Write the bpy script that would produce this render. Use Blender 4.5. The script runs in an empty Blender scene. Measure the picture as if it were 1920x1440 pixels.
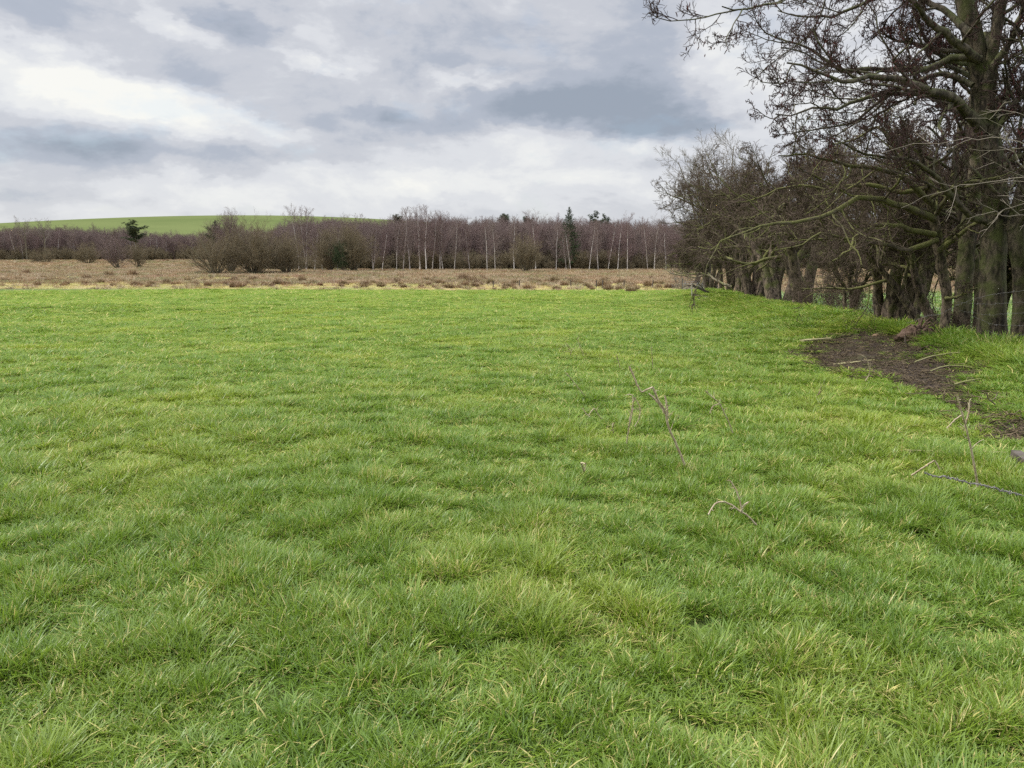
import bpy, math, random
import numpy as np
PI = math.pi
rng = np.random.default_rng(7)
C = bpy.context.scene.collection
sc = bpy.context.scene

# ------------------------------------------------------------------ camera model (used to read places off the photograph)
FPX, HOR, CAMZ = 1450.0, 473.0, 1.65
PITCH = math.atan((720 - HOR) / FPX)
cp, sp = math.cos(PITCH), math.sin(PITCH)
def ray(px, py):
    a = (px - 960) / FPX; b = (720 - py) / FPX
    return np.array([a, cp + b * sp, -sp + b * cp])
def at(px, py, Y):
    d = ray(px, py); return np.array([0, 0, CAMZ]) + d * (Y / d[1])

# ------------------------------------------------------------------ numpy noise
_perm = np.random.default_rng(3).random((256, 256))
def vnoise(x, y, s=1.0, o=0):
    x = np.asarray(x, float) / s + 37.3 * o + 1000; y = np.asarray(y, float) / s + 11.7 * o + 1000
    xi = np.floor(x).astype(int); yi = np.floor(y).astype(int)
    fx = x - xi; fy = y - yi; fx = fx * fx * (3 - 2 * fx); fy = fy * fy * (3 - 2 * fy)
    g = lambda i, j: _perm[i & 255, j & 255]
    a = g(xi, yi); b = g(xi + 1, yi); c = g(xi, yi + 1); d = g(xi + 1, yi + 1)
    return (a * (1 - fx) + b * fx) * (1 - fy) + (c * (1 - fx) + d * fx) * fy
def fbm(x, y, s, o=0, n=3):
    v = 0; w = 1; t = 0
    for k in range(n):
        v = v + w * vnoise(x, y, s / 2 ** k, o + k * 5); t += w; w *= .5
    return v / t
def sstep(a, b, x):
    t = np.clip((x - a) / (b - a), 0, 1); return t * t * (3 - 2 * t)

# ------------------------------------------------------------------ terrain
MARSH = -2.6
def hedge_x(y): return 6.64 + .14 * y
def edge_y(x):                      # far edge of the mown field
    x = np.asarray(x, float)
    return 86.5 - .09 * x + 1.6 * (vnoise(x, x * 0, 9, 3) - .5)
def H0(x, y):
    x = np.asarray(x, float); y = np.asarray(y, float)
    t = np.clip((y - 5) / 81, 0, 1)
    z = MARSH * t ** 1.15
    d = x - hedge_x(y)
    B = np.interp(y, [0, 5, 14, 20, 32, 42, 55, 70, 90], [.15, .2, .32, .4, .44, .64, .45, .2, 0])
    w = np.where(d < -.8, 1.9, 1.15)
    z = z + B * np.exp(-((d + .8) / w) ** 2)
    z = z - .22 * sstep(.3, 2.5, d) * (1 - sstep(60, 90, y))
    z = z + 1.5 * sstep(190, 270, y) * sstep(-30, -90, x)
    z = z + .22 * (fbm(x, y, 14, 2, 2) - .5) * sstep(3, 15, y) * (1 - .8 * sstep(60, 85, y))
    return z
def hit0(px, py):
    d = ray(px, py); o = np.array([0, 0, CAMZ]); t = np.linspace(.5, 400, 40000) if py < 560 else np.linspace(.5, 60, 20000)
    P = o + d * t[:, None]; below = P[:, 2] < H0(P[:, 0], P[:, 1])
    i = int(np.argmax(below)) if below.any() else -1
    return P[i]
SOIL_PX = [(1496, 657), (1530, 640), (1575, 628), (1625, 618), (1690, 617), (1725, 628), (1750, 655), (1805, 676), (1850, 712), (1862, 745),
           (1900, 785), (1975, 830), (1960, 852), (1885, 806), (1835, 782), (1765, 755), (1705, 730), (1650, 714), (1600, 703), (1545, 690), (1510, 672)]
SOIL = np.array([hit0(*p)[:2] for p in SOIL_PX])
def poly_sd(x, y, P):               # signed distance, negative inside
    x = np.asarray(x, float).ravel(); y = np.asarray(y, float).ravel()
    ins = np.zeros(x.shape, bool); dm = np.full(x.shape, 1e9)
    for i in range(len(P)):
        x1, y1 = P[i]; x2, y2 = P[(i + 1) % len(P)]
        c = ((y1 > y) != (y2 > y)) & (x < (x2 - x1) * (y - y1) / (y2 - y1 + 1e-12) + x1); ins ^= c
        ex, ey = x2 - x1, y2 - y1
        t = np.clip(((x - x1) * ex + (y - y1) * ey) / (ex * ex + ey * ey), 0, 1)
        dm = np.minimum(dm, np.hypot(x - x1 - t * ex, y - y1 - t * ey))
    return np.where(ins, -dm, dm)
def soil_sd(x, y):
    sh = np.shape(x)
    s = poly_sd(x, y, SOIL).reshape(sh)
    return s + .85 * (fbm(x, y, .7, 9, 3) - .5) + .40 * (fbm(x, y, .2, 12, 2) - .5) + .03
def H(x, y):
    x = np.asarray(x, float); y = np.asarray(y, float)
    z = H0(x, y)
    near = (1 - sstep(55, 85, y))
    z = z + near * (.05 * (fbm(x, y, .8, 4, 3) - .5) + .03 * (fbm(x, y, 2.8, 6, 2) - .5))
    m = (x > 0) & (y < 24) & (y > 3)
    if np.any(m):
        s = np.full(np.shape(x), 9.0); s[m] = soil_sd(x[m], y[m]) if np.ndim(x) else soil_sd(x, y)
        z = z - .07 * sstep(.12, -.35, s)
    return z
def h1(x, y): return float(H(np.array([x]), np.array([y]))[0])
def hit(px, py):
    p = hit0(px, py)
    for _ in range(4):
        # correct for the small bumps
        d = ray(px, py); zz = h1(p[0], p[1]); t = (zz - CAMZ) / d[2]; q = np.array([0, 0, CAMZ]) + d * t
        p = q if abs(q[1] - p[1]) < 3 else p
    return np.array([p[0], p[1], h1(p[0], p[1])])

# ------------------------------------------------------------------ mesh helpers
def make_mesh(name, V, F4=None, F3=None, smooth=True, attrs=None, polys=None):
    me = bpy.data.meshes.new(name)
    V = np.asarray(V, np.float32); me.vertices.add(len(V)); me.vertices.foreach_set('co', V.ravel())
    loops = []; starts = []; tot = 0; cnt = 0
    for F, k in ((F4, 4), (F3, 3)):
        if F is not None and len(F):
            F = np.asarray(F, np.int32); loops.append(F.ravel()); starts.append(tot + np.arange(len(F)) * k); tot += F.size; cnt += len(F)
    if cnt:
        L = np.concatenate(loops).astype(np.int32); Sx = np.concatenate(starts).astype(np.int32)
        me.loops.add(len(L)); me.loops.foreach_set('vertex_index', L)
        me.polygons.add(cnt); me.polygons.foreach_set('loop_start', Sx)
        me.update(calc_edges=True)
        me.polygons.foreach_set('use_smooth', np.full(cnt, smooth))
    for k, (typ, arr) in (attrs or {}).items():
        a = me.attributes.new(k, typ, 'POINT')
        a.data.foreach_set('vector' if typ == 'FLOAT_VECTOR' else ('color' if typ == 'FLOAT_COLOR' else 'value'), np.asarray(arr).ravel())
    me.update(); return me
def link(name, me, mat=None, parent=None, loc=None):
    o = bpy.data.objects.new(name, me); C.objects.link(o)
    if mat is not None and me is not None: me.materials.append(mat)
    if parent is not None: o.parent = parent
    if loc is not None: o.location = loc
    return o
def tag(o, label=None, cat=None, group=None, kind=None):
    for k, v in (('label', label), ('category', cat), ('group', group), ('kind', kind)):
        if v is not None: o[k] = v
    return o
def empty(name, loc, label, cat, group=None, rz=0):
    o = bpy.data.objects.new(name, None); C.objects.link(o); o.location = loc; o.rotation_euler = (0, 0, rz); o.empty_display_size = .2
    return tag(o, label, cat, group)
def copy_tree(o, loc, rz=0, scale=(1, 1, 1), label=None, group=None):
    c = o.copy(); C.objects.link(c); c.location = loc; c.rotation_euler = (0, 0, rz); c.scale = scale
    for ch in o.children:
        d = ch.copy(); C.objects.link(d); d.parent = c
    if label: c['label'] = label
    if group: c['group'] = group
    return c
def norm(v): return v / (np.linalg.norm(v, axis=-1, keepdims=True) + 1e-9)

def tubes(P, R, S, rough=0):
    """P [N,K,3], R [N,K] -> verts, quads"""
    N, K, _ = P.shape
    T = np.empty_like(P); T[:, 1:-1] = P[:, 2:] - P[:, :-2]; T[:, 0] = P[:, 1] - P[:, 0]; T[:, -1] = P[:, -1] - P[:, -2]
    T = norm(T)
    ref = rng.normal(size=(N, 1, 3)); ref -= (ref * norm(P[:, -1:] - P[:, :1])).sum(-1, keepdims=True) * norm(P[:, -1:] - P[:, :1])
    u = norm(ref - (ref * T).sum(-1, keepdims=True) * T); v = np.cross(T, u)
    a = np.arange(S) * 2 * PI / S
    rr = R[:, :, None] * (1 + (rough * rng.normal(size=(N, K, S)) if rough else 0))
    if rough:
        fl = 1 + .09 * np.sin(3 * a[None, None, :] + rng.random((N, 1, 1)) * 6) + .055 * np.sin(5 * a[None, None, :] + rng.random((N, 1, 1)) * 6 + np.linspace(0, 2, K)[None, :, None])
        rr = rr * fl
    V = P[:, :, None, :] + rr[..., None] * (np.cos(a)[:, None] * u[:, :, None, :] + np.sin(a)[:, None] * v[:, :, None, :])
    n = np.arange(N)[:, None, None] * K * S; k = np.arange(K - 1)[None, :, None] * S; s = np.arange(S)[None, None, :]; s2 = (s + 1) % S
    F = np.stack([n + k + s, n + k + s2, n + k + S + s2, n + k + S + s], -1).reshape(-1, 4)
    return V.reshape(-1, 3), F
class MB:
    def __init__(s): s.V = []; s.F = []; s.F3 = []; s.n = 0
    def add(s, V, F=None, F3=None):
        V = np.asarray(V, float)
        if F is not None and len(F): s.F.append(np.asarray(F) + s.n)
        if F3 is not None and len(F3): s.F3.append(np.asarray(F3) + s.n)
        s.V.append(V); s.n += len(V); return s
    def tube(s, P, R, S=3, rough=0): return s.add(*tubes(P, R, S, rough))
    def mesh(s, name, smooth=True):
        return make_mesh(name, np.concatenate(s.V), np.concatenate(s.F) if s.F else None, np.concatenate(s.F3) if s.F3 else None, smooth)
def catmull(pts, K):
    p = np.asarray(pts, float); n = len(p)
    if n == 2: return p[0] + (p[1] - p[0]) * np.linspace(0, 1, K)[:, None]
    q = np.vstack([2 * p[0] - p[1], p, 2 * p[-1] - p[-2]])
    L = np.r_[0, np.cumsum(np.linalg.norm(np.diff(p, axis=0), axis=1))]
    out = []
    for t in np.linspace(0, L[-1], K):
        i = min(np.searchsorted(L, t, side='right') - 1, n - 2); f = (t - L[i]) / (L[i + 1] - L[i] + 1e-9)
        a, b, c, d = q[i], q[i + 1], q[i + 2], q[i + 3]
        out.append(.5 * ((2 * b) + (-a + c) * f + (2 * a - 5 * b + 4 * c - d) * f * f + (-a + 3 * b - 3 * c + d) * f ** 3))
    return np.array(out)
def grow(P, R, n, t=(.2, 1), ang=(35, 65), L=(.5, .8), K=4, rr=.6, rmin=.004, wander=.25, up=.1, tip=.35, absL=None, bias=None):
    """children of every parent polyline, all at once"""
    N, KP, _ = P.shape
    idx = np.repeat(np.arange(N), n); M = len(idx)
    tt = t[0] + (t[1] - t[0]) * ((np.tile(np.arange(n), N) + rng.random(M)) / n)
    x = tt * (KP - 1); i = np.minimum(x.astype(int), KP - 2); f = (x - i)[:, None]
    p0 = P[idx, i] * (1 - f) + P[idx, i + 1] * f; tan = norm(P[idx, i + 1] - P[idx, i])
    r0 = R[idx, i] * (1 - f[:, 0]) + R[idx, i + 1] * f[:, 0]
    a = np.radians(ang[0] + (ang[1] - ang[0]) * rng.random(M))[:, None]
    q = rng.normal(size=(M, 3)); q = norm(q - (q * tan).sum(-1, keepdims=True) * tan)
    d = np.cos(a) * tan + np.sin(a) * q
    pl = np.linalg.norm(np.diff(P, axis=1), axis=-1).sum(1)[idx]
    ln = pl * (L[0] + (L[1] - L[0]) * rng.random(M)) * (1 - .45 * tt) if absL is None else absL[0] + (absL[1] - absL[0]) * rng.random(M)
    out = np.empty((M, K, 3)); out[:, 0] = p0; d = norm(d); bz = np.array([0, 0, up]) + (0 if bias is None else np.array(bias))
    for k in range(1, K):
        d = norm(d + wander * rng.normal(size=(M, 3)) + bz)
        out[:, k] = out[:, k - 1] + d * (ln / (K - 1))[:, None]
    rs = np.maximum(r0 * rr, rmin)
    RR = rs[:, None] * (1 - (1 - tip) * np.linspace(0, 1, K)[None])
    return out, np.maximum(RR, rmin * .55)
def sweep(P, R, S=8, rough=0):
    return tubes(P[None] if P.ndim == 2 else P, R[None] if R.ndim == 1 else R, S, rough)

# ------------------------------------------------------------------ materials
def mat_new(name):
    m = bpy.data.materials.new(name); m.use_nodes = True; nt = m.node_tree; nt.nodes.clear(); return m, nt
class NT:
    def __init__(s, nt): s.nt = nt
    def n(s, typ, ins=None, **kw):
        nd = s.nt.nodes.new(typ)
        for k, v in kw.items(): setattr(nd, k, v)
        for k, v in (ins or {}).items():
            if isinstance(v, bpy.types.NodeSocket): s.nt.links.new(v, nd.inputs[k])
            else: nd.inputs[k].default_value = v
        return nd
    def math(s, op, a, b=0.0, c=None, clamp=False):
        ins = {0: a, 1: b}
        if c is not None: ins[2] = c
        return s.n('ShaderNodeMath', ins, operation=op, use_clamp=clamp).outputs[0]
    def noise(s, vec, scale, detail=4, rough=.55, dist=0):
        return s.n('ShaderNodeTexNoise', {'Vector': vec, 'Scale': scale, 'Detail': detail, 'Roughness': rough, 'Distortion': dist}).outputs[0]
    def mix(s, f, a, b, blend='MIX'):
        nd = s.nt.nodes.new('ShaderNodeMix'); nd.data_type = 'RGBA'; nd.blend_type = blend
        for k, v in ((0, f), (6, a), (7, b)):
            if isinstance(v, bpy.types.NodeSocket): s.nt.links.new(v, nd.inputs[k])
            else: nd.inputs[k].default_value = v if k == 0 else (*v, 1)
        return nd.outputs[2]
    def rng(s, v, a, b, c=0., d=1., smooth=True):
        return s.n('ShaderNodeMapRange', {0: v, 1: a, 2: b, 3: c, 4: d}, interpolation_type='SMOOTHSTEP' if smooth else 'LINEAR').outputs[0]
    def out(s, sh): s.n('ShaderNodeOutputMaterial', {0: sh})
def geo(s): return s.n('ShaderNodeNewGeometry').outputs['Position']

def mat_blade(name, cols, dead, pscale=.5, dead_amt=.16, trans=.4, yellow=(.3, .3, .04), ypatch=.5, spec=.06):
    """cols: two greens; per-blade variety from mesh attribute 'bl' = (random, height, random2)"""
    m, nt = mat_new(name); s = NT(nt); P = geo(s)
    at_ = s.n('ShaderNodeAttribute', attribute_name='bl'); sep = s.n('ShaderNodeSeparateColor', {0: at_.outputs['Color']})
    r, t, r2 = sep.outputs
    inst = s.n('ShaderNodeObjectInfo').outputs['Random']
    big = s.noise(P, pscale, 3, .6); mid = s.noise(P, pscale * 4.3, 3, .6)
    f = s.math('ADD', s.math('MULTIPLY', r, .55), s.math('MULTIPLY', s.math('SUBTRACT', mid, .25), .8), clamp=True)
    c = s.mix(f, cols[0], cols[1])
    yf = s.math('MULTIPLY', s.rng(big, .46, .66), s.math('MULTIPLY_ADD', t, .6, .4)); yf = s.math('MULTIPLY', yf, ypatch)
    c = s.mix(yf, c, yellow)
    bl = s.math('MULTIPLY', s.rng(s.noise(P, pscale * 2.1, 2, .5), .55, .7), .25)
    c = s.mix(bl, c, tuple(np.array(cols[0]) * np.array([.85, 1.0, 1.5])))
    th = s.math('SUBTRACT', 1 - dead_amt * .45, s.math('MULTIPLY', s.rng(mid, .45, .75), dead_amt * 1.6))
    df = s.math('GREATER_THAN', r2, th)
    c = s.mix(s.math('MULTIPLY', df, .85), c, dead)
    c = s.mix(s.math('MULTIPLY', s.math('SUBTRACT', inst, .5), .5), c, (1.6, 1.5, 1.3), 'MULTIPLY')
    d = s.n('ShaderNodeBsdfDiffuse', {'Color': c}); tr = s.n('ShaderNodeBsdfTranslucent', {'Color': c})
    mx = s.n('ShaderNodeMixShader', {0: trans, 1: d.outputs[0], 2: tr.outputs[0]})
    if spec:
        g = s.n('ShaderNodeBsdfGlossy', {'Color': (1, 1, 1, 1), 'Roughness': .42})
        mx = s.n('ShaderNodeMixShader', {0: spec, 1: mx.outputs[0], 2: g.outputs[0]})
    s.out(mx.outputs[0]); return m
def mat_bark(name, a, b, moss=None, moss_amt=.5, scale=14, bump=.6):
    m, nt = mat_new(name); s = NT(nt); tc = s.n('ShaderNodeTexCoord').outputs['Object']
    mp = s.n('ShaderNodeMapping', {'Vector': tc, 'Scale': (1, 1, .4)}).outputs[0]
    n1 = s.noise(mp, scale, 6, .65, .6); n2 = s.noise(tc, 3.1, 4, .6)
    c = s.mix(s.rng(n1, .38, .62), a, b)
    if moss:
        nz = s.n('ShaderNodeSeparateXYZ', {0: s.n('ShaderNodeNewGeometry').outputs['Normal']}).outputs[2]
        k = s.math('ADD', s.math('MULTIPLY', nz, .45), s.math('MULTIPLY', s.math('SUBTRACT', n2, .42), 3.2))
        k = s.math('MULTIPLY', s.rng(s.math('ADD', k, moss_amt - .5), -.1, .7), .85)
        c = s.mix(k, c, moss)
    bp = s.n('ShaderNodeBump', {'Strength': bump, 'Distance': .03, 'Height': n1}).outputs[0]
    b_ = s.n('ShaderNodeBsdfPrincipled', {'Base Color': c, 'Roughness': .88, 'Normal': bp})
    b_.inputs['Specular IOR Level'].default_value = .2
    s.out(b_.outputs[0]); return m
def mat_twig(name, a, b, scale=1.2, c3=None):  # three tones: twig by twig, patch by patch, plant by plant
    m, nt = mat_new(name); s = NT(nt); P = geo(s)
    rnd = s.n('ShaderNodeNewGeometry').outputs['Random Per Island']
    inst = s.n('ShaderNodeObjectInfo').outputs['Random']
    f = s.math('ADD', s.math('MULTIPLY', rnd, .55), s.math('MULTIPLY', s.noise(P, scale, 3), .5), clamp=True)
    c = s.mix(f, a, b)
    if c3: c = s.mix(s.math('MULTIPLY', inst, .85), c, c3)
    d = s.n('ShaderNodeBsdfDiffuse', {'Color': c, 'Roughness': .5}); s.out(d.outputs[0]); return m
def mat_plain(name, a, b, scale=8, rough=.85, metal=0, bump=.3, stretch=(1, 1, 1), detail=6):
    m, nt = mat_new(name); s = NT(nt); tc = s.n('ShaderNodeTexCoord').outputs['Object']
    mp = s.n('ShaderNodeMapping', {'Vector': tc, 'Scale': stretch}).outputs[0]
    n1 = s.noise(mp, scale, detail, .65)
    bp = s.n('ShaderNodeBump', {'Strength': bump, 'Distance': .02, 'Height': n1}).outputs[0]
    b_ = s.n('ShaderNodeBsdfPrincipled', {'Base Color': s.mix(s.rng(n1, .3, .7), a, b), 'Roughness': rough, 'Metallic': metal, 'Normal': bp})
    b_.inputs['Specular IOR Level'].default_value = .25
    s.out(b_.outputs[0]); return m

M = {}
G1, G2 = (.086, .175, .017), (.234, .332, .038)
M['grass'] = mat_blade('meadow_grass', (G1, G2), (.56, .48, .18), .42, .12, yellow=(.36, .40, .045), ypatch=.42, spec=.028)
M['grass_beyond'] = mat_blade('grass_beyond', ((.10, .20, .03), (.2, .32, .05)), (.5, .4, .2), .3, .1)
M['sedge'] = mat_blade('marsh_sedge', ((.22, .165, .095), (.52, .41, .25)), (.24, .13, .08), .06, .5, yellow=(.16, .22, .06), ypatch=.75, trans=.25, spec=.02)
M['edge_grass'] = mat_blade('edge_grass', ((.36, .34, .10), (.56, .49, .20)), (.5, .38, .2), .12, .4, yellow=(.2, .32, .06), ypatch=.5, trans=.3, spec=.02)
M['rush'] = mat_blade('rush', ((.10, .065, .042), (.30, .195, .115)), (.46, .35, .21), .2, .4, yellow=(.17, .16, .06), ypatch=.6, trans=.15, spec=.02)
M['rush_far'] = mat_blade('rush_far', ((.17, .13, .08), (.33, .27, .16)), (.42, .3, .2), .1, .4, yellow=(.14, .2, .06), ypatch=.9, trans=.2, spec=.02)
M['birch_bark'] = mat_bark('birch_bark', (.70, .66, .60), (.36, .32, .29), None, scale=5, bump=.2)
def _vary(m):
    nt = m.node_tree; s = NT(nt); p = [n for n in nt.nodes if n.type == 'BSDF_PRINCIPLED'][0]; c = p.inputs['Base Color'].links[0].from_socket
    r = s.n('ShaderNodeObjectInfo').outputs['Random']; nt.links.new(s.mix(s.rng(r, .45, 1, 0, .65), c, (.22, .185, .17)), p.inputs['Base Color'])
_vary(M['birch_bark'])
M['birch_twig'] = mat_twig('birch_twig', (.125, .086, .083), (.27, .195, .185), .06, (.235, .195, .165))
M['wood_trunk'] = mat_bark('wood_bark', (.22, .19, .17), (.10, .085, .075), None, scale=5, bump=.2)
M['willow_twig'] = mat_twig('willow_twig', (.14, .115, .07), (.27, .225, .15), .12)
M['willow_bark'] = mat_bark('willow_bark', (.12, .10, .08), (.22, .19, .15), (.13, .13, .05), .4)
M['haw_bark'] = mat_bark('hawthorn_bark', (.03, .022, .017), (.19, .145, .105), (.10, .11, .03), .25, 16, 1.0)
M['haw_limb'] = mat_bark('hawthorn_limb', (.06, .048, .035), (.16, .13, .09), (.145, .15, .045), .6, 16, .8)
M['haw_twig'] = mat_twig('hawthorn_twig', (.058, .043, .034), (.175, .135, .102), .7)
M['alder_bark'] = mat_bark('alder_bark', (.024, .019, .013), (.125, .10, .068), (.085, .095, .03), .4, 12, 1.0)
M['alder_limb'] = mat_bark('alder_limb', (.04, .033, .024), (.14, .115, .085), (.095, .105, .04), .3, 12, .7)
M['alder_twig'] = mat_twig('alder_twig', (.04, .028, .028), (.11, .075, .065), .7)
M['catkin'] = mat_twig('catkin', (.05, .022, .025), (.12, .05, .045), 2)
M['pale_shoot'] = mat_twig('pale_shoot', (.22, .19, .15), (.36, .31, .25), 3)
M['grey_twig'] = mat_twig('grey_twig', (.16, .14, .115), (.30, .265, .22), .5)
M['dry_stem'] = mat_plain('dry_stem', (.50, .43, .30), (.30, .22, .14), 26, .8, 0, .4)
M['dead_wood'] = mat_bark('dead_wood', (.13, .10, .08), (.30, .25, .19), (.2, .22, .06), .35, 18, .8)
M['needle'] = mat_twig('needles', (.035, .055, .028), (.075, .105, .05), .5)
M['pine'] = mat_twig('pine_needles', (.06, .078, .045), (.12, .145, .085), .5)
M['plank'] = mat_plain('weathered_plank', (.15, .13, .06), (.34, .31, .16), 9, .85, 0, .5, (1, .08, 1))
M['dark_wood'] = mat_plain('dark_wood', (.05, .042, .035), (.13, .11, .09), 12, .85, 0, .6, (.1, 1, 1))
M['pale_wood'] = mat_plain('pale_wood', (.35, .33, .29), (.55, .52, .46), 12, .85, 0, .4, (1, 1, .1))
M['wire'] = mat_plain('galvanised_wire', (.13, .12, .11), (.26, .245, .23), 30, .7, .4, .1)
M['netting'] = mat_plain('netting', (.38, .39, .40), (.52, .53, .54), 30, .6, .2, .1)
M['stone'] = mat_plain('stone', (.20, .12, .07), (.36, .25, .16), 30, .8, 0, .5)
M['rock'] = mat_plain('clod', (.07, .045, .032), (.15, .10, .07), 40, .95, 0, .8)

def ground_mat():
    m, nt = mat_new('ground'); s = NT(nt); P = geo(s)
    za = s.n('ShaderNodeAttribute', attribute_name='zone'); sep = s.n('ShaderNodeSeparateColor', {0: za.outputs['Color']})
    marsh, soil, beyond = sep.outputs
    n = s.noise(P, 2.5, 6, .65); n2 = s.noise(P, 14, 5, .7); n3 = s.noise(P, .12, 4, .6)
    g = s.mix(n, (.035, .065, .014), (.10, .15, .028)); g = s.mix(s.math('MULTIPLY', n2, .5), g, (.09, .075, .04))
    w = s.mix(s.rng(n3, .35, .65), (.34, .25, .14), (.24, .24, .09)); w = s.mix(s.math('MULTIPLY', n, .5), w, (.16, .11, .07))
    c = s.mix(marsh, g, w)
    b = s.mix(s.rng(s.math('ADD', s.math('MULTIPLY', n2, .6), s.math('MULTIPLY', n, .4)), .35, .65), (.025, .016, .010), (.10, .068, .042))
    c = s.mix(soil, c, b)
    bp = s.n('ShaderNodeBump', {'Strength': .8, 'Distance': .04, 'Height': n2}).outputs[0]
    p = s.n('ShaderNodeBsdfPrincipled', {'Base Color': c, 'Roughness': .95, 'Normal': bp}); p.inputs['Specular IOR Level'].default_value = .15
    s.out(p.outputs[0]); return m
def hill_mat():
    m, nt = mat_new('hill_pasture'); s = NT(nt); P = geo(s)
    mp = s.n('ShaderNodeMapping', {'Vector': P, 'Scale': (.3, 1, 1)}).outputs[0]
    n = s.noise(mp, .03, 5, .6); n2 = s.noise(P, .5, 5, .7)
    c = s.mix(s.rng(n, .3, .7), (.098, .120, .046), (.130, .150, .060)); c = s.mix(s.math('MULTIPLY', n2, .3), c, (.07, .11, .03))
    d = s.n('ShaderNodeBsdfDiffuse', {'Color': c}); s.out(d.outputs[0]); return m
def soil_mat():
    m, nt = mat_new('bare_soil'); s = NT(nt); P = geo(s)
    n = s.noise(P, 5, 6, .7); n2 = s.noise(P, 38, 6, .75); n3 = s.noise(P, 1.6, 3, .5)
    c = s.mix(s.rng(n2, .36, .64), (.013, .010, .007), (.080, .057, .040)); c = s.mix(s.rng(n, .5, .72, 0, .6), c, (.115, .082, .058))
    c = s.mix(s.rng(n3, .5, .68, 0, .55), c, (.065, .07, .022))
    bp = s.n('ShaderNodeBump', {'Strength': 1, 'Distance': .03, 'Height': n2}).outputs[0]
    p = s.n('ShaderNodeBsdfPrincipled', {'Base Color': c, 'Roughness': .9, 'Normal': bp}); p.inputs['Specular IOR Level'].default_value = .2
    s.out(p.outputs[0]); return m

# ------------------------------------------------------------------ ground sheets
def graded(lo, hi, fine_lo, fine_hi, step, grow_):
    a = list(np.arange(fine_lo, fine_hi, step)); d = step
    x = fine_hi
    while x < hi: a.append(x); d *= grow_; x += d
    a.append(hi); b = []; d = step; x = fine_lo
    while x > lo: x -= d; d *= grow_; b.append(max(x, lo))
    return np.array(sorted(set(b + a)))
def grid(xs, ys, Z):
    X, Y = np.meshgrid(xs, ys); V = np.stack([X, Y, Z(X, Y)], -1).reshape(-1, 3)
    nx = len(xs); i = (np.arange(len(ys) - 1)[:, None] * nx + np.arange(nx - 1)[None]).ravel()
    return V, np.stack([i, i + 1, i + 1 + nx, i + nx], 1)
xs = graded(-4000, 4000, -10, 13, .16, 1.045); ys = graded(-60, 6000, 1.0, 26, .16, 1.035)
V, F = grid(xs, ys, H)
V[:, 2] -= .022 * (V[:, 1] < 40)
gx, gy = V[:, 0], V[:, 1]
zone = np.zeros((len(V), 4), np.float32); zone[:, 3] = 1
zone[:, 0] = sstep(-1.5, 1.5, gy - edge_y(gx) + 2 * (fbm(gx, gy, 5, 1) - .5)) * 1.0
sd = np.full(len(V), 9.); mk = (gx > 0) & (gy < 26) & (gy > 2); sd[mk] = soil_sd(gx[mk], gy[mk])
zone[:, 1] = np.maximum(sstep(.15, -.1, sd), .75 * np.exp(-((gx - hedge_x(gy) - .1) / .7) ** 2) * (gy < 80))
g = link('ground', make_mesh('ground', V, F, attrs={'zone': ('FLOAT_COLOR', zone)}), ground_mat())
tag(g, 'rough pasture ground running flat out to the horizon', kind='structure')
# bare soil sheet, 4 mm and more above the ground with clods
xs2 = np.arange(2.5, 10.5, .035); ys2 = np.arange(5.5, 16.5, .035)
V, F = grid(xs2, ys2, lambda X, Y: H(X, Y))
s_ = soil_sd(V[:, 0], V[:, 1])
V[:, 2] += .006 + np.clip(-s_ * .5, 0, 1) * .09 * fbm(V[:, 0], V[:, 1], .16, 21, 3) + .06 * np.clip(fbm(V[:, 0], V[:, 1], .09, 24, 2) - .5, 0, 1)
keep = (s_[F] < .0).all(1); used = np.unique(F[keep]); rm = -np.ones(len(V), int); rm[used] = np.arange(len(used))
tag(link('bare_soil', make_mesh('bare_soil', V[used], rm[F[keep]]), soil_mat()), 'patch of bare dark brown soil worn into the grass beside the hedge', kind='structure')

# hill
def hill_z(X, Y):
    dx = X + 268; s = np.where(dx > 0, 440, 505)
    return -4 + 43.5 * np.exp(-np.abs(dx / s) ** 2.0) * np.sin(np.clip((Y - 430) / 420, 0, 1) * PI / 2) ** 1.3 * np.cos(np.clip((Y - 850) / 900, 0, 1) * PI / 2)
V, F = grid(np.linspace(-1200, 700, 160), np.linspace(430, 1700, 90), hill_z)
tag(link('hill', make_mesh('hill', V, F), hill_mat()), 'long low green pasture hill rising behind the wood', kind='structure')
def far_z(X, Y): return -20 + 245 * np.exp(-((X + 4100) / 1500) ** 2) * np.exp(-((Y - 5600) / 500) ** 2)
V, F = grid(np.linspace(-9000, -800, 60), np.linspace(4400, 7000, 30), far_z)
tag(link('distant_hill', make_mesh('distant_hill', V, F), mat_plain('distant_hill_haze', (.30, .37, .47), (.36, .42, .52), .002, 1)), 'faint blue-grey hill on the left horizon', kind='structure')  # blue-grey of distance haze is put straight into the hill's colour

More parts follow.
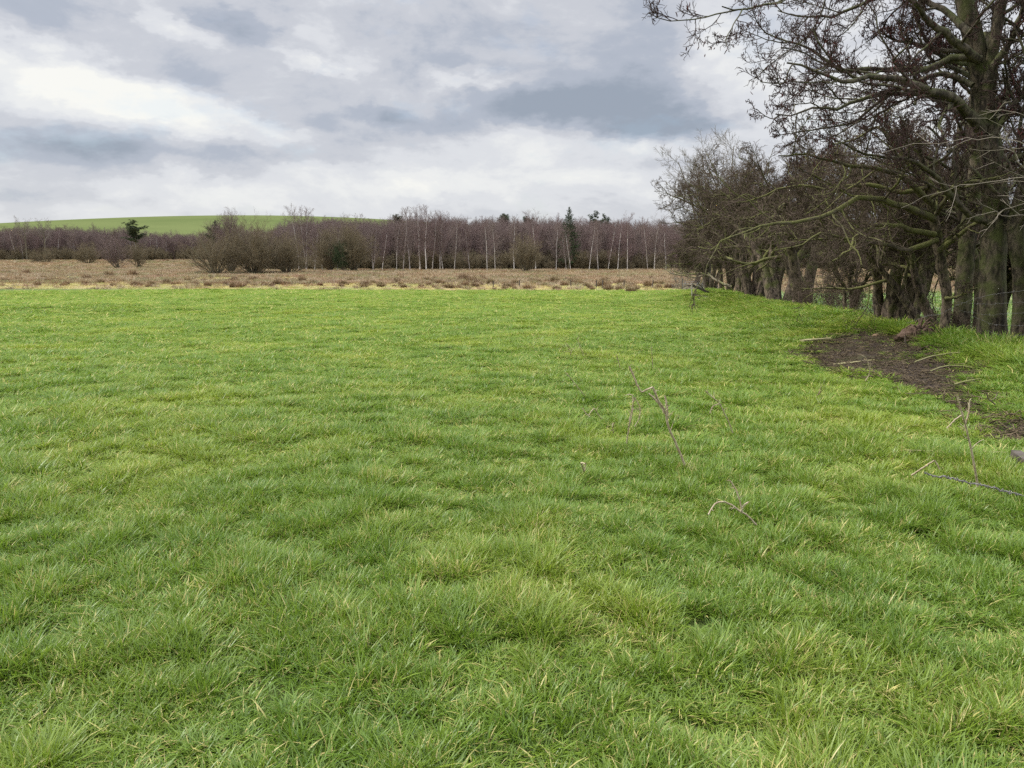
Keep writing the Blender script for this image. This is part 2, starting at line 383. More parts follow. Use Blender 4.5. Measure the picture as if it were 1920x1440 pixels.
# ------------------------------------------------------------------ grass prototypes and scatter
def tuft(name, n, rad, h, w, lean, K=4, droop=1.0, mat=None, hvar=.5, bend=(.6, 1.9)):
    a = rng.random(n) * 2 * PI; r = rad * np.sqrt(rng.random(n))
    base = np.stack([r * np.cos(a), r * np.sin(a), -.01 + 0 * r], -1)
    a2 = a + rng.normal(size=n) * .9
    th = np.radians(4 + lean * (.25 + r / rad) * rng.random(n) ** .7)
    L = h * (1 - hvar * rng.random(n) ** 1.2)
    curl = bend[0] + (bend[1] - bend[0]) * rng.random(n)
    P = np.empty((n, K, 3)); P[:, 0] = base
    for k in range(1, K):
        t_ = th * (1 + droop * curl * (k / (K - 1)) ** 1.3)
        P[:, k] = P[:, k - 1] + (L / (K - 1))[:, None] * np.stack([np.sin(t_) * np.cos(a2), np.sin(t_) * np.sin(a2), np.cos(t_)], -1)
    side = np.stack([-np.sin(a2 + rng.normal(size=n) * .5), np.cos(a2), 0 * a2], -1)
    tw = np.array([.8, 1, .75, .1] if K == 4 else ([.9, .8, .1] if K == 3 else [.8, 1, .9, .6, .1]))
    ww = w * (.6 + .8 * rng.random(n))
    o = side[:, None] * (ww[:, None] * tw[None])[..., None] * .5
    V = np.stack([P - o, P + o], 2).reshape(-1, 3)
    i = (np.arange(n)[:, None] * 2 * K + np.arange(K - 1)[None] * 2).ravel()
    F = np.stack([i, i + 1, i + 3, i + 2], 1)
    bl = np.ones((n, K, 2, 4), np.float32); bl[..., 0] = rng.random(n)[:, None, None]; bl[..., 1] = np.linspace(0, 1, K)[None, :, None]; bl[..., 2] = rng.random(n)[:, None, None]
    me = make_mesh(name, V, F, attrs={'bl': ('FLOAT_COLOR', bl)}); me.materials.append(mat)
    return me
def scatter(name, P, rot, scl, idx, meshes, label, cat):
    col = bpy.data.collections.new(name + '_sources')
    for k, me in enumerate(meshes):
        o = bpy.data.objects.new('%s_source_%02d' % (name, k), me); col.objects.link(o)
    me = make_mesh(name, P, attrs={'rot': ('FLOAT_VECTOR', rot), 'scl': ('FLOAT_VECTOR', scl), 'idx': ('INT', idx.astype(np.int32))})
    o = link(name, me); ng = bpy.data.node_groups.new(name, 'GeometryNodeTree')
    ng.interface.new_socket('Geometry', in_out='INPUT', socket_type='NodeSocketGeometry'); ng.interface.new_socket('Geometry', in_out='OUTPUT', socket_type='NodeSocketGeometry')
    N = ng.nodes; gi = N.new('NodeGroupInput'); go = N.new('NodeGroupOutput'); ip = N.new('GeometryNodeInstanceOnPoints'); ci = N.new('GeometryNodeCollectionInfo')
    ci.inputs['Collection'].default_value = col; ci.inputs['Separate Children'].default_value = True; ci.inputs['Reset Children'].default_value = True
    def na(nm, t):
        a = N.new('GeometryNodeInputNamedAttribute'); a.data_type = t; a.inputs['Name'].default_value = nm; return a.outputs['Attribute']
    Lk = ng.links.new
    Lk(gi.outputs[0], ip.inputs['Points']); Lk(ci.outputs[0], ip.inputs['Instance']); ip.inputs['Pick Instance'].default_value = True
    Lk(na('idx', 'INT'), ip.inputs['Instance Index']); Lk(na('rot', 'FLOAT_VECTOR'), ip.inputs['Rotation']); Lk(na('scl', 'FLOAT_VECTOR'), ip.inputs['Scale'])
    Lk(ip.outputs[0], go.inputs[0])
    md = o.modifiers.new('scatter', 'NODES'); md.node_group = ng
    return tag(o, label, cat, kind='stuff')

gm = M['grass']
protos = [tuft('tuft', 44, .050, .115, .0044, 36, 4, 1, gm) for _ in range(5)]            # 0-4 ordinary
protos += [tuft('tuft', 60, .075, .165, .0046, 42, 5, 1.1, gm, .45) for _ in range(4)]     # 5-8 long
protos += [tuft('tuft', 44, .075, .065, .0036, 55, 4, 1, gm, .5) for _ in range(3)]        # 9-11 short
protos += [tuft('tuft', 26, .07, .12, .0062, 62, 5, 1.2, gm, .4) for _ in range(2)]        # 12-13 broad flopping blades
def field_points():
    pts = []; s0 = .055; k = 1.6
    rb = np.r_[np.linspace(.9, 5, 10), 5 * (98 / 5) ** np.linspace(.04, 1, 46)]
    th = math.radians(43)
    for r0, r1 in zip(rb[:-1], rb[1:]):
        rm = .5 * (r0 + r1); s = s0 * max(1, rm / 5) ** .86
        n = int(k / s ** 2 * th * (r1 ** 2 - r0 ** 2) * .9)
        a = (rng.random(n) * 2 - 1) * th; r = np.sqrt(r0 ** 2 + (r1 ** 2 - r0 ** 2) * rng.random(n))
        pts.append(np.stack([r * np.sin(a), r * np.cos(a), np.full(n, s / s0)], -1))
    return np.concatenate(pts)
Q = field_points(); x, y, ss = Q.T
dh = x - hedge_x(y)
s_soil = np.full(len(x), 9.); mk = (x > 0) & (y < 26) & (y > 2); s_soil[mk] = soil_sd(x[mk], y[mk])
n_a = fbm(x, y, .22, 31, 2); n_b = fbm(x, y, .5, 33, 3); n_c = fbm(x, y, 6, 35, 2)
keep = (y < edge_y(x) + 1.0 * rng.random(len(x))) & (dh < .3 + .5 * rng.random(len(x)))
keep &= ~((s_soil < .03) & (rng.random(len(x)) > .10 + .6 * np.exp(np.minimum(s_soil, 0) / .09) + .35 * (fbm(x, y, .5, 41) > .62)))
keep &= ~((y < 16) & (rng.random(len(x)) > .58 + 1.5 * sstep(.3, .55, fbm(x, y, .17, 91, 2))))
keep &= ~((dh > -.6) & (rng.random(len(x)) < .5) & (y > 15))
x, y, ss, dh, s_soil, n_a, n_b, n_c = [v[keep] for v in (x, y, ss, dh, s_soil, n_a, n_b, n_c)]
n = len(x); u = rng.random(n)
hh = .56 + .66 * sstep(.3, .72, n_a) + .36 * sstep(.35, .7, n_b) 
hh *= .8 + .4 * rng.random(n)
hh *= 1 - .35 * np.exp(-(np.maximum(s_soil, 0) / .8) ** 2) * (dh < -1.2) + .9 * sstep(-1.9, -.4, dh) * (y < 17) + .3 * sstep(-1.6, -.3, dh) * (y < 24)
right = sstep(-1, 4, x - .25 * y) ; hh *= 1 + .25 * right
hh *= np.where(s_soil < .03, .5, 1)
hh *= (.86 + .04 * sstep(3, 6, y)) * (1 - .2 * sstep(4, 12, y)) - .15 * sstep(12, 50, y)
idx = np.where(hh > 1.32, 5 + (u * 4).astype(int), np.where(hh < .85, np.where(u < .5, (u * 10).astype(int), 9 + ((u - .5) * 6).astype(int)), np.where(u < .05, 12 + (u * 40).astype(int), (u * 5).astype(int))))
idx = np.clip(idx, 0, 13)
sz = np.where(idx >= 9, hh * 1.05, hh * .78); sz = np.where((idx >= 5) & (idx <= 8), hh * .55, sz) * np.maximum(1, ss) ** .12
lean_a = 2 * PI * fbm(x, y, .8, 51, 2) * 3 + rng.normal(size=n) * 1.2; lean = .34 * fbm(x, y, .6, 55, 2) * rng.random(n)
rot = np.stack([lean * np.cos(lean_a), lean * np.sin(lean_a), rng.random(n) * 2 * PI], -1)
sxy = ss * (.85 + .4 * rng.random(n)) * (1 + .18 * (hh - 1))
scatter('meadow_grass', np.stack([x, y, H(x, y)], -1), rot, np.stack([sxy, sxy, sz], -1), idx, protos, 'lush green tufted pasture grass with straw-coloured blades covering the field', 'grass')
print('meadow', n)

# field beyond the hedge
pb = [tuft('tuft_b', 40, .3, .22, .02, 50, 4, 1, M['grass_beyond']) for _ in range(3)]
yb = 12 + 76 * rng.random(16000) ** .75; xb = hedge_x(yb) + .7 + rng.random(16000) * (5 + yb * .75)
kb = (yb < edge_y(xb) - 20 + 6 * rng.random(16000))
xb, yb = xb[kb], yb[kb]; n = len(xb); sb = .6 + .03 * yb
scatter('pasture_beyond', np.stack([xb, yb, H(xb, yb)], -1), np.stack([.2 * rng.normal(size=n), .2 * rng.normal(size=n), rng.random(n) * 6], -1),
        np.stack([sb, sb, .7 + .8 * rng.random(n)], -1), (rng.random(n) * 3).astype(int), pb, 'green pasture grass seen between the trunks on the far side of the hedge', 'grass')

# marsh sedge and pale edge grass
ps = [tuft('sedge', 70, .34, .62, .022, 30, 4, 1, M['sedge'], .55) for _ in range(4)] + [tuft('edge', 60, .4, .2, .024, 55, 4, 1, M['edge_grass'], .5) for _ in range(3)] + [tuft('darkrush', 60, .34, .62, .022, 30, 4, 1, M['rush_far'], .5) for _ in range(2)]
N_ = 60000; yy = 62 + 238 * rng.random(N_) ** 1.1; xx = (rng.random(N_) * 2 - 1) * (yy * .80)
xx = np.where(xx > hedge_x(yy) + 20, xx, xx)
far = yy - edge_y(xx)
far = np.where(xx > hedge_x(yy), far + 20, far)
kp = (far > -.5) & ~((yy > 192) & (xx > -62)) & ((far < 26) | (rng.random(N_) < .62)) & (yy < 285)
kp &= ~((far > 0) & (far < 9) & (rng.random(N_) < .35))
xx, yy, far = xx[kp], yy[kp], far[kp]; n = len(xx)
nz = fbm(xx, yy, 9, 61, 3)
strip = ((far < 16 + 26 * (nz - .5)) | ((nz > .62) & (far < 50))) & (rng.random(n) < .9)
idx = np.where(strip, 4 + (rng.random(n) * 3).astype(int), (rng.random(n) * 4).astype(int))
nd = fbm(xx * .35, yy, 4, 66, 3); dk = ~strip & (nd > .52) & (rng.random(n) < .7); idx = np.where(dk, 7 + (rng.random(n) * 2).astype(int), idx)
szz = np.where(strip, .45 + .6 * rng.random(n), (.45 + .75 * nz + .35 * rng.random(n)) * (1 - .35 * np.exp(-far / 22)))
sxx = 1.0 + .5 * rng.random(n) + yy / 260
scatter('marsh_grass', np.stack([xx, yy, H(xx, yy)], -1), np.stack([.12 * rng.normal(size=n), .12 * rng.normal(size=n), rng.random(n) * 6], -1),
        np.stack([sxx, sxx, szz], -1), idx, ps, 'straw and tan marsh grass stretching from the field edge to the wood', 'marsh grass')
print('marsh', n)

# rush tussocks, each a thing
rm_ = [tuft('rush_clump', 420, .42, .72, .03, 34, 4, 1.1, M['rush'], .5) for _ in range(4)]
rpx = [(745, 531, 1.1), (1040, 531, 1.5), (205, 519, 1.4), (249, 519, 1.7), (163, 525, 1.2), (190, 531, .9), (990, 543, 1.0), (947, 543, .8), (1140, 545, 1.1), (1183, 548, 1.1), (1161, 545, .8),
       (1192, 544, .8), (1255, 541, 1.1), (870, 527, 1.8), (885, 530, 1.6), (825, 533, 1.2), (835, 540, .9), (1005, 531, 1.0), (1048, 533, 1.0), (1132, 530, 1.1), (1130, 538, 1.2), (1100, 538, .8),
       (440, 528, 1.1), (475, 527, 1.3), (567, 529, 1.2), (660, 529, 1.0), (715, 538, 1.0), (757, 540, .9), (390, 537, .9), (352, 529, .9), (325, 534, .6), (212, 537, .7), (101, 527, .9), (83, 523, .9),
       (35, 526, 1.0), (10, 530, 1.1), (15, 513, 1.2), (50, 515, 1.3), (125, 534, .8), (600, 536, .8), (640, 538, .8), (540, 534, .8), (510, 537, .7), (800, 528, 1.2), (790, 539, .8), (900, 536, .9),
       (920, 533, 1.0), (965, 534, 1.0), (1075, 530, 1.3), (1165, 534, 1.1), (1215, 538, 1.2), (1235, 541, .9), (700, 533, .9), (685, 536, 1.1), (424, 535, .8), (457, 537, .8), (300, 521, 1.0), (275, 526, .8)]
for _ in range(130):
    a_ = 1262 * rng.random(); rpx.append((a_, 522 + (15 + 9 * a_ / 1250) * rng.random() ** .8, .45 + .6 * rng.random()))
rpx.sort()
for i, (a, b, s) in enumerate(rpx):
    p = hit(a, b); z = h1(p[0], p[1])
    o = link('rush_clump', rm_[i % 4]) if True else None
    if not rm_[i % 4].materials: rm_[i % 4].materials.append(M['rush'])
    o.location = (p[0], p[1], z - .02); o.rotation_euler = (0, 0, rng.random() * 6); k = s * 1.05; o.scale = (k * (.8 + .4 * rng.random()), k * .9, k * (.95 + .4 * rng.random()))
    size = 'large dark' if s >= 1.4 else ('mid-sized' if s >= 1 else 'small')
    if a < 380: where = 'on the marsh edge left of the willow thicket'
    elif a < 700: where = 'at the field edge below the willow thicket'
    elif a < 1000: where = 'at the field edge below the pale birch trunks'
    elif a < 1120: where = 'at the field edge below the tall spruce'
    else: where = 'at the field edge between the spruce and the hedge'
    tag(o, '%s brown rush tussock %s' % (size, where), 'rush clump', 'brown rush tussocks along the far edge of the field')

# ------------------------------------------------------------------ far trees
def birch_parts(h, stems=1, lean=.05, spread=1.0, twn=1):
    base = []; 
    for k in range(stems):
        d = np.array([rng.normal() * lean, rng.normal() * lean, 1]) ; pts = [np.array([.15 * k, .1 * k, -.2])]
        for j in range(7): d = norm(d + rng.normal(size=3) * np.array([.045, .045, 0])); pts.append(pts[-1] + d * h * .93 / 7)
        base.append(catmull(pts, 12))
    P = np.array(base); R = np.tile(np.linspace(.115, .028, 12)[None], (stems, 1)) * h / 12
    b1 = grow(P, R, 22, (.14, .98), (18, 42), (.3 * spread, .42 * spread), 5, .5, .02, .1, .09)
    b2 = grow(*b1, 7, (.25, 1), (20, 50), (.4, .62), 4, .6, .015, .14, .05)
    b3 = grow(*b2, 6 * twn, (.2, 1), (20, 55), (.5, .9), 3, .7, .012, .2, -.02, tip=.6)
    return (P, R), b1, b2, b3
def far_birch(stems, h, lean, spread=1.0):
    t, b1, b2, b3 = birch_parts(h, stems, lean, spread)
    a = MB().tube(*t, 6).mesh('trunk'); b = MB().tube(*b1, 3).tube(*b2, 3).tube(*b3, 3).mesh('crown')
    return a, b
birch_m = [far_birch(1, 12, .04), far_birch(1, 12, .07), far_birch(2, 12, .06), far_birch(1, 12, .06, 1.25), far_birch(2, 12, .05, .9)]
for a, b in birch_m: a.materials.append(M['birch_bark']); b.materials.append(M['birch_twig'])
def wood_front(x):                 # forward distance of the wood's edge at sideways position x
    return np.where(x < -62, 262 + 0 * x, 184 + .03 * np.abs(x))
# the wood as a mass
wm = []
for k in range(5):
    t, b1, b2, b3 = birch_parts(12, 1, .07, 1.15)
    m_ = MB().tube(*t, 4).tube(*b1, 3).tube(*b2, 3).tube(*b3, 3).mesh('wood_tree'); m_.materials.append(M['birch_twig']); wm.append(m_)
def wood_pts(x0, x1, d0, d1, n):
    x = x0 + (x1 - x0) * rng.random(n); y = wood_front(x) + d0 + (d1 - d0) * rng.random(n); return x, y
wx, wy = [], []
for a in ((-64, 170, 5, 50, 1350), (-240, -58, 3, 45, 1000), (170, 330, 5, 40, 300), (-62, 60, 50, 90, 300)):
    u_, v_ = wood_pts(*a); wx.append(u_); wy.append(v_)
wx = np.concatenate(wx); wy = np.concatenate(wy); n = len(wx)
px_of = 960 + FPX * wx / wy
top_px = np.interp(px_of, [0, 60, 200, 300, 380, 420, 520, 600, 700, 800, 1060, 1200, 1300, 2000], [432, 428, 431, 438, 442, 432, 432, 417, 419, 414, 417, 420, 428, 430])
hz = ((HOR - top_px) / FPX * wy + CAMZ - H(wx, wy)) * (.80 + .20 * rng.random(n) + .12 * (rng.random(n) > .93)) * (.90 + .20 * fbm(wx, wy, 16, 71))
sc_ = hz / 12
sxy = sc_ * (.9 + .3 * rng.random(n))
scatter('birch_wood', np.stack([wx, wy, H(wx, wy) - .1], -1), np.stack([0 * wx, 0 * wx, rng.random(n) * 6.28], -1), np.stack([sxy, sxy, sc_], -1),
        (rng.random(n) * 5).astype(int), wm, 'dense purple-brown mass of leafless birches closing off the far side of the marsh', 'wood')
# undergrowth at the wood foot
def shrub_parts(h, w, n_st=26, k2=7, k3=6, rt=.012, upr=.1):
    a = rng.random(n_st) * 2 * PI; tilt = np.radians(5 + 58 * rng.random(n_st) ** .8)
    L = h * (1.05 - .35 * (tilt / 1.1)); P = np.empty((n_st, 7, 3)); P[:, 0] = np.stack([.25 * np.cos(a), .25 * np.sin(a), 0 * a - .1], -1) * np.array([w, w, 1])
    d = np.stack([np.sin(tilt) * np.cos(a) * w, np.sin(tilt) * np.sin(a) * w, np.cos(tilt)], -1)
    for k in range(1, 7):
        d = norm(d + .12 * rng.normal(size=(n_st, 3)) + np.array([0, 0, upr])); P[:, k] = P[:, k - 1] + d * (L / 6)[:, None]
    R = np.tile(np.linspace(.05, .015, 7)[None], (n_st, 1)) * h / 5
    b2 = grow(P, R, k2, (.15, .98), (18, 50), (.35, .55), 5, .6, rt, .14, .1)
    b3 = grow(*b2, k3, (.15, 1), (18, 50), (.4, .8), 3, .7, rt, .18, .06, tip=.6)
    b4 = grow(*b3, 3, (.15, 1), (18, 50), (.5, .9), 3, .8, rt * .9, .18, .04, tip=.6)
    return (P, R), b2, b3, b4
us = []
for k in range(3):
    t, b2, b3, b4 = shrub_parts(3.2, 1.0, 18, 6, 5, .014)
    m_ = MB().tube(*t, 3).tube(*b2, 3).tube(*b3, 3).tube(*b4, 3).mesh('underscrub'); m_.materials.append(M['willow_twig']); us.append(m_)
ux, uy = [], []
for a in ((-60, 170, 1, 30, 900), (-235, -60, 0, 25, 700), (170, 330, 1, 16, 200)):
    u_, v_ = wood_pts(*a); ux.append(u_); uy.append(v_)
ux = np.concatenate(ux); uy = np.concatenate(uy); n = len(ux); s1 = .5 + 1.3 * rng.random(n)
scatter('underscrub', np.stack([ux, uy, H(ux, uy)], -1), np.stack([0 * ux, 0 * ux, rng.random(n) * 6.28], -1), np.stack([s1, s1, s1 * .9], -1),
        (rng.random(n) * 3).astype(int), us, 'tangled brown scrub along the foot of the birch wood', 'scrub')

SPX = 1065
# front birches one can tell apart: px of the base, py of the top, trunk form, mirror
front = [(12, 425, 1), (44, 432, 0), (55, 436, 3), (118, 430, 0), (152, 428, 3), (256, 440, 0), (266, 442, 3), (292, 440, 1), (304, 442, 0), (322, 440, 2), (351, 445, 0), (372, 440, 3),
         (565, 400, 3), (579, 396, 4), (594, 430, 2), (608, 425, 0), (636, 424, 1), (702, 425, 2), (719, 430, 0), (746, 420, 3), (758, 400, 0), (771, 396, 0), (789, 394, 4), (801, 393, 1), (812, 410, 0), (826, 405, 2),
         (832, 402, 0), (853, 415, 0), (882, 422, 1), (914, 413, 0), (929, 420, 0), (964, 412, 1), (1004, 408, 3), (1042, 424, 0), (1061, 440, 0),
         (1069, 430, 0), (1103, 418, 0), (1120, 420, 1), (1138, 425, 0), (1156, 415, 0), (1174, 412, 3), (1212, 414, 0), (1224, 416, 3), (1246, 428, 0)]
birch_root = []
for a, b in birch_m:
    r = empty('birch_tree', (0, 0, 0), '', 'birch tree', 'leafless birches at the front of the far wood')
    link('trunk', a, None, r); link('crown', b, None, r); birch_root.append(r)
usedr = set(); ordl = 'first second third fourth fifth sixth seventh eighth ninth tenth eleventh twelfth thirteenth fourteenth fifteenth sixteenth seventeenth eighteenth nineteenth twentieth'.split()
thick_l = [f for f in front if f[0] < 400]; mid_b = [f for f in front if 400 <= f[0] < SPX - 2]; right_b = [f for f in front if f[0] >= SPX - 2]
def onum(k): return ordl[k] if k < 20 else ('twenty-' + ordl[k - 20] if k < 29 else 'thirtieth')
shape_w = {0: 'slender straight', 1: 'thin crooked', 2: 'double-stemmed leaning', 3: 'bushy-crowned', 4: 'close twin-stemmed'}
for f in front:
    a, top, kf = f
    Y = (262 if a < 400 else 176) + rng.random() * 9
    X = (a - 960) / FPX * Y; z = h1(X, Y)
    hgt = (HOR - top) / FPX * Y + CAMZ - z
    if f in thick_l: lb = '%s birch in the distant left wood, %s from the left edge of the photo' % (shape_w[kf], onum(thick_l.index(f)))
    elif f in mid_b: lb = '%s birch at the wood front, %s trunk to the left of the tall spruce' % (shape_w[kf], onum(len(mid_b) - 1 - mid_b.index(f)))
    else: lb = '%s birch at the wood front, %s trunk to the right of the tall spruce' % (shape_w[kf], onum(right_b.index(f)))
    s = hgt / 12; w = s * (.8 + .25 * rng.random()); rz = rng.random() * 6.28
    if kf in usedr: copy_tree(birch_root[kf], (X, Y, z), rz, (w, w, s), lb)
    else:
        r = birch_root[kf]; r.location = (X, Y, z); r.rotation_euler = (0, 0, rz); r.scale = (w, w, s); r['label'] = lb; usedr.add(kf)

# willow thickets
def shrub(name, a, base, top, wpx, Y, label, cat, twig, bark='willow_bark', n_st=34, k2=8, k3=7, rt=.012):
    X = (a - 960) / FPX * Y; z = h1(X, Y); h = (HOR - top) / FPX * Y + CAMZ - z
    w = wpx / 2 / FPX * Y / (h * .75)
    t, b2, b3, b4 = shrub_parts(h, w, n_st, k2, k3, rt)
    r = empty(name, (X, Y, z), label, cat, 'leafless shrubs standing before the wood')
    link('trunk', MB().tube(*t, 5).mesh('stems'), M[bark], r); link('crown', MB().tube(*b2, 3).tube(*b3, 3).tube(*b4, 3).mesh('crown'), M[twig], r)
    return r
shrub('willow_shrub', 410, 512, 432, 130, 150, 'rounded olive-brown willow at the left end of the thicket', 'willow', 'willow_twig')
shrub('willow_shrub', 482, 512, 422, 175, 153, 'tallest domed olive-brown willow in the middle of the thicket', 'willow', 'willow_twig', n_st=44)
shrub('willow_shrub', 545, 512, 440, 140, 156, 'low grey-brown willow at the right end of the thicket', 'willow', 'willow_twig', n_st=44)
shrub('willow_shrub', 622, 510, 434, 80, 174, 'grey-brown willow filling the space right of the thicket', 'willow', 'willow_twig')
shrub('willow_shrub', 440, 508, 412, 90, 162, 'reddish-brown upright willow rising behind the thicket', 'willow', 'birch_twig', n_st=28)
shrub('willow_shrub', 668, 510, 424, 80, 172, 'olive-brown willow bush among the birches between thicket and tall birches', 'willow', 'willow_twig')
shrub('willow_shrub', 985, 510, 450, 62, 166, 'pale olive willow bush in front of the wood left of the spruce', 'willow', 'willow_twig')
shrub('alder_shrub', 228, 498, 452, 60, 200, 'purple-brown leafless bush standing alone in the marsh on the left', 'shrub', 'birch_twig', n_st=24)
shrub('willow_shrub', 175, 492, 458, 70, 236, 'low olive bush at the foot of the distant left wood', 'willow', 'willow_twig')
shrub('willow_shrub', 268, 496, 462, 36, 205, 'small grey-brown bush right of the lone purple-brown bush', 'willow', 'willow_twig', n_st=18)
shrub('willow_shrub', 90, 490, 465, 70, 240, 'low buff bush left of the low olive bush', 'willow', 'willow_twig')
shrub('holly_bush', 648, 508, 458, 30, 170, 'dark evergreen bush hidden among the birch trunks', 'bush', 'needle', n_st=20)

# conifers
def spruce(X, Y, h, w):
    z = h1(X, Y); r = empty('spruce_tree', (X, Y, z), 'tall dark green spruce with a spiky top standing above the birch wood', 'spruce tree')
    P = catmull([(0, 0, -.2), (.05, 0, h * .5), (0, 0, h)], 10)[None]; R = np.linspace(.2, .02, 10)[None]
    link('trunk', MB().tube(P, R, 6).mesh('trunk'), M['willow_bark'], r)
    nb = 130; t = np.linspace(.12, .985, nb); a = np.arange(nb) * 2.4 + rng.normal(size=nb) * .3
    L = w * (1 - t) ** .8 * (.75 + .4 * rng.random(nb)) + .18; L *= np.where(t < .3, .75, 1)
    el = np.radians(np.interp(t, [0, .6, 1], [-12, 5, 42]) + rng.normal(size=nb) * 6)
    K = 6; PB = np.empty((nb, K, 3)); PB[:, 0] = np.stack([0 * t, 0 * t, t * h], -1)
    for k in range(1, K):
        e = el + k * .05; PB[:, k] = PB[:, k - 1] + (L / (K - 1))[:, None] * np.stack([np.cos(e) * np.cos(a), np.cos(e) * np.sin(a), np.sin(e)], -1)
    RB = np.tile(np.linspace(.05, .03, K)[None], (nb, 1))
    c1 = grow(PB, RB, 9, (.1, 1), (35, 65), (.25, .45), 3, .9, .035, .1, -.04, tip=.6)
    c2 = grow(*c1, 4, (.1, 1), (35, 70), (.3, .5), 3, .9, .035, .1, -.08, tip=.6)
    link('crown', MB().tube(PB, RB, 3).tube(*c1, 3).tube(*c2, 3).mesh('crown'), M['needle'], r)
Ysp = 187; Xsp = (SPX - 960) / FPX * Ysp
spruce(Xsp, Ysp, (HOR - 391) / FPX * Ysp + CAMZ - h1(Xsp, Ysp), 4.2)
def pine_mesh(h, w, flat):
    P = catmull([(0, 0, 0), (.2, .1, h * .5), (0, 0, h * .95)], 10)[None]; R = np.linspace(.22, .05, 10)[None]
    b = grow(P, R, 16, (.55, 1), (50, 80), (.001, .002), 5, .4, .03, .12, .12, absL=(w * .45, w))
    n = 420; ii = rng.integers(0, 16, n); tt = rng.random(n); x = tt * 3.99; i = x.astype(int); f = (x - i)[:, None]
    c = b[0][ii, i] * (1 - f) + b[0][ii, i + 1] * f + rng.normal(size=(n, 3)) * np.array([.35, .35, .25 * flat])
    m = 16; d = norm(rng.normal(size=(n * m, 3)) * np.array([1, 1, .6]) + np.array([0, 0, .3])); p0 = np.repeat(c, m, 0)
    L = (.22 + .3 * rng.random(n * m))[:, None]; Pn = np.stack([p0, p0 + d * L], 1)
    return MB().tube(P, R, 6).mesh('trunk'), MB().tube(*b, 4).tube(Pn, np.full((n * m, 2), .035), 3).mesh('crown')
pm = [pine_mesh(14, 2.6, 1), pine_mesh(14, 3.6, .6)]
for a, b in pm: a.materials.append(M['willow_bark']); b.materials.append(M['pine'])
proots = []
for a, b in pm:
    r = empty('pine_tree', (0, 0, 0), '', 'pine tree', 'dark pines rising over the wood'); link('trunk', a, None, r); link('crown', b, None, r); proots.append(r)
pu = set()
for a, top, kf, Y, s, lb in ((944, 406, 0, 236, 1.1, 'round-headed dark pine showing over the wood, left of the spruce'), (990, 411, 0, 246, .8, 'small dark pine top nearest the spruce on its left'),
                          (1112, 410, 1, 240, 1.0, 'low flat pine top over the wood just right of the spruce'), (264, 423, 1, 250, 1.7, 'broad dark pine with layered boughs in front of the green hill'),
                          (411, 424, 1, 236, 1.1, 'dark pine rising behind the left end of the willow thicket'), (752, 408, 0, 236, .9, 'dark pine head among the tallest birch tops'),
                          (1135, 414, 1, 250, .8, 'second flat pine top right of the spruce')):
    X = (a - 960) / FPX * Y; z = h1(X, Y); s_z = ((HOR - top) / FPX * Y + CAMZ - z) / 14
    if kf in pu: copy_tree(proots[kf], (X, Y, z), a, (s * s_z, s * s_z, s_z), lb)
    else: r = proots[kf]; r.location = (X, Y, z); r.scale = (s * s_z, s * s_z, s_z); r.rotation_euler = (0, 0, a); r['label'] = lb; pu.add(kf)
# two loose-crowned trees on the left skyline and thin tops over the wood
for a, top, w, lb in ((62, 402, 44, 'open-crowned bare tree topping the skyline at far left'), (97, 406, 40, 'lower spreading bare tree right of the open-crowned one'), (1155, 409, 50, 'bare round-crowned tree showing over the wood right of the spruce')):
    Y = 262 if a < 400 else 240; X = (a - 960) / FPX * Y; z = h1(X, Y); h = (HOR - top) / FPX * Y + CAMZ - z
    P = catmull([(0, 0, -.2), (.1, .1, h * .35), (.2, 0, h * .7)], 8)[None]; R = np.linspace(.25, .1, 8)[None]
    b1 = grow(P, R, 12, (.5, 1), (20, 60), (.5, .7), 6, .5, .04, .15, .1); b2 = grow(*b1, 8, (.3, 1), (25, 55), (.35, .6), 4, .6, .025, .2, .05); b3 = grow(*b2, 6, (.2, 1), (25, 55), (.5, .8), 3, .7, .015, .2, .03)
    r = empty('bare_tree', (X, Y, z), lb, 'tree'); link('trunk', MB().tube(P, R, 6).mesh('trunk'), M['willow_bark'], r); link('crown', MB().tube(*b1, 3).tube(*b2, 3).tube(*b3, 3).mesh('crown'), M['grey_twig'], r)

# marsh fence posts
def box(c, sx, sy, sz, rot=(0, 0, 0), jit=.0, seg=1):
    """beam along x, y or z with slightly uneven corners"""
    from mathutils import Euler
    n = 5; V = []; 
    ax = int(np.argmax([sx, sy, sz])); S3 = np.array([sx, sy, sz]) / 2; o = [i for i in range(3) if i != ax]
    for k in range(n):
        for (p, q) in ((-1, -1), (-.86, -1.0), (.86, -1), (1, -.86), (1, .86), (.86, 1), (-.86, 1), (-1, .86)):
            v = np.zeros(3); v[ax] = S3[ax] * (2 * k / (n - 1) - 1); v[o[0]] = S3[o[0]] * p; v[o[1]] = S3[o[1]] * q
            v += jit * rng.normal(size=3); V.append(v)
    V = np.array(V); E = np.array(Euler(rot).to_matrix()); V = V @ E.T + np.array(c)
    F = [[k * 8 + j, k * 8 + (j + 1) % 8, k * 8 + 8 + (j + 1) % 8, k * 8 + 8 + j] for k in range(n - 1) for j in range(8)]
    e = 8 * (n - 1); caps = [[0, 1, 2, 3], [0, 3, 4, 7], [4, 5, 6, 7], [e, e + 3, e + 2, e + 1], [e, e + 7, e + 4, e + 3], [e + 4, e + 7, e + 6, e + 5]]
    return V, np.array(F + caps)
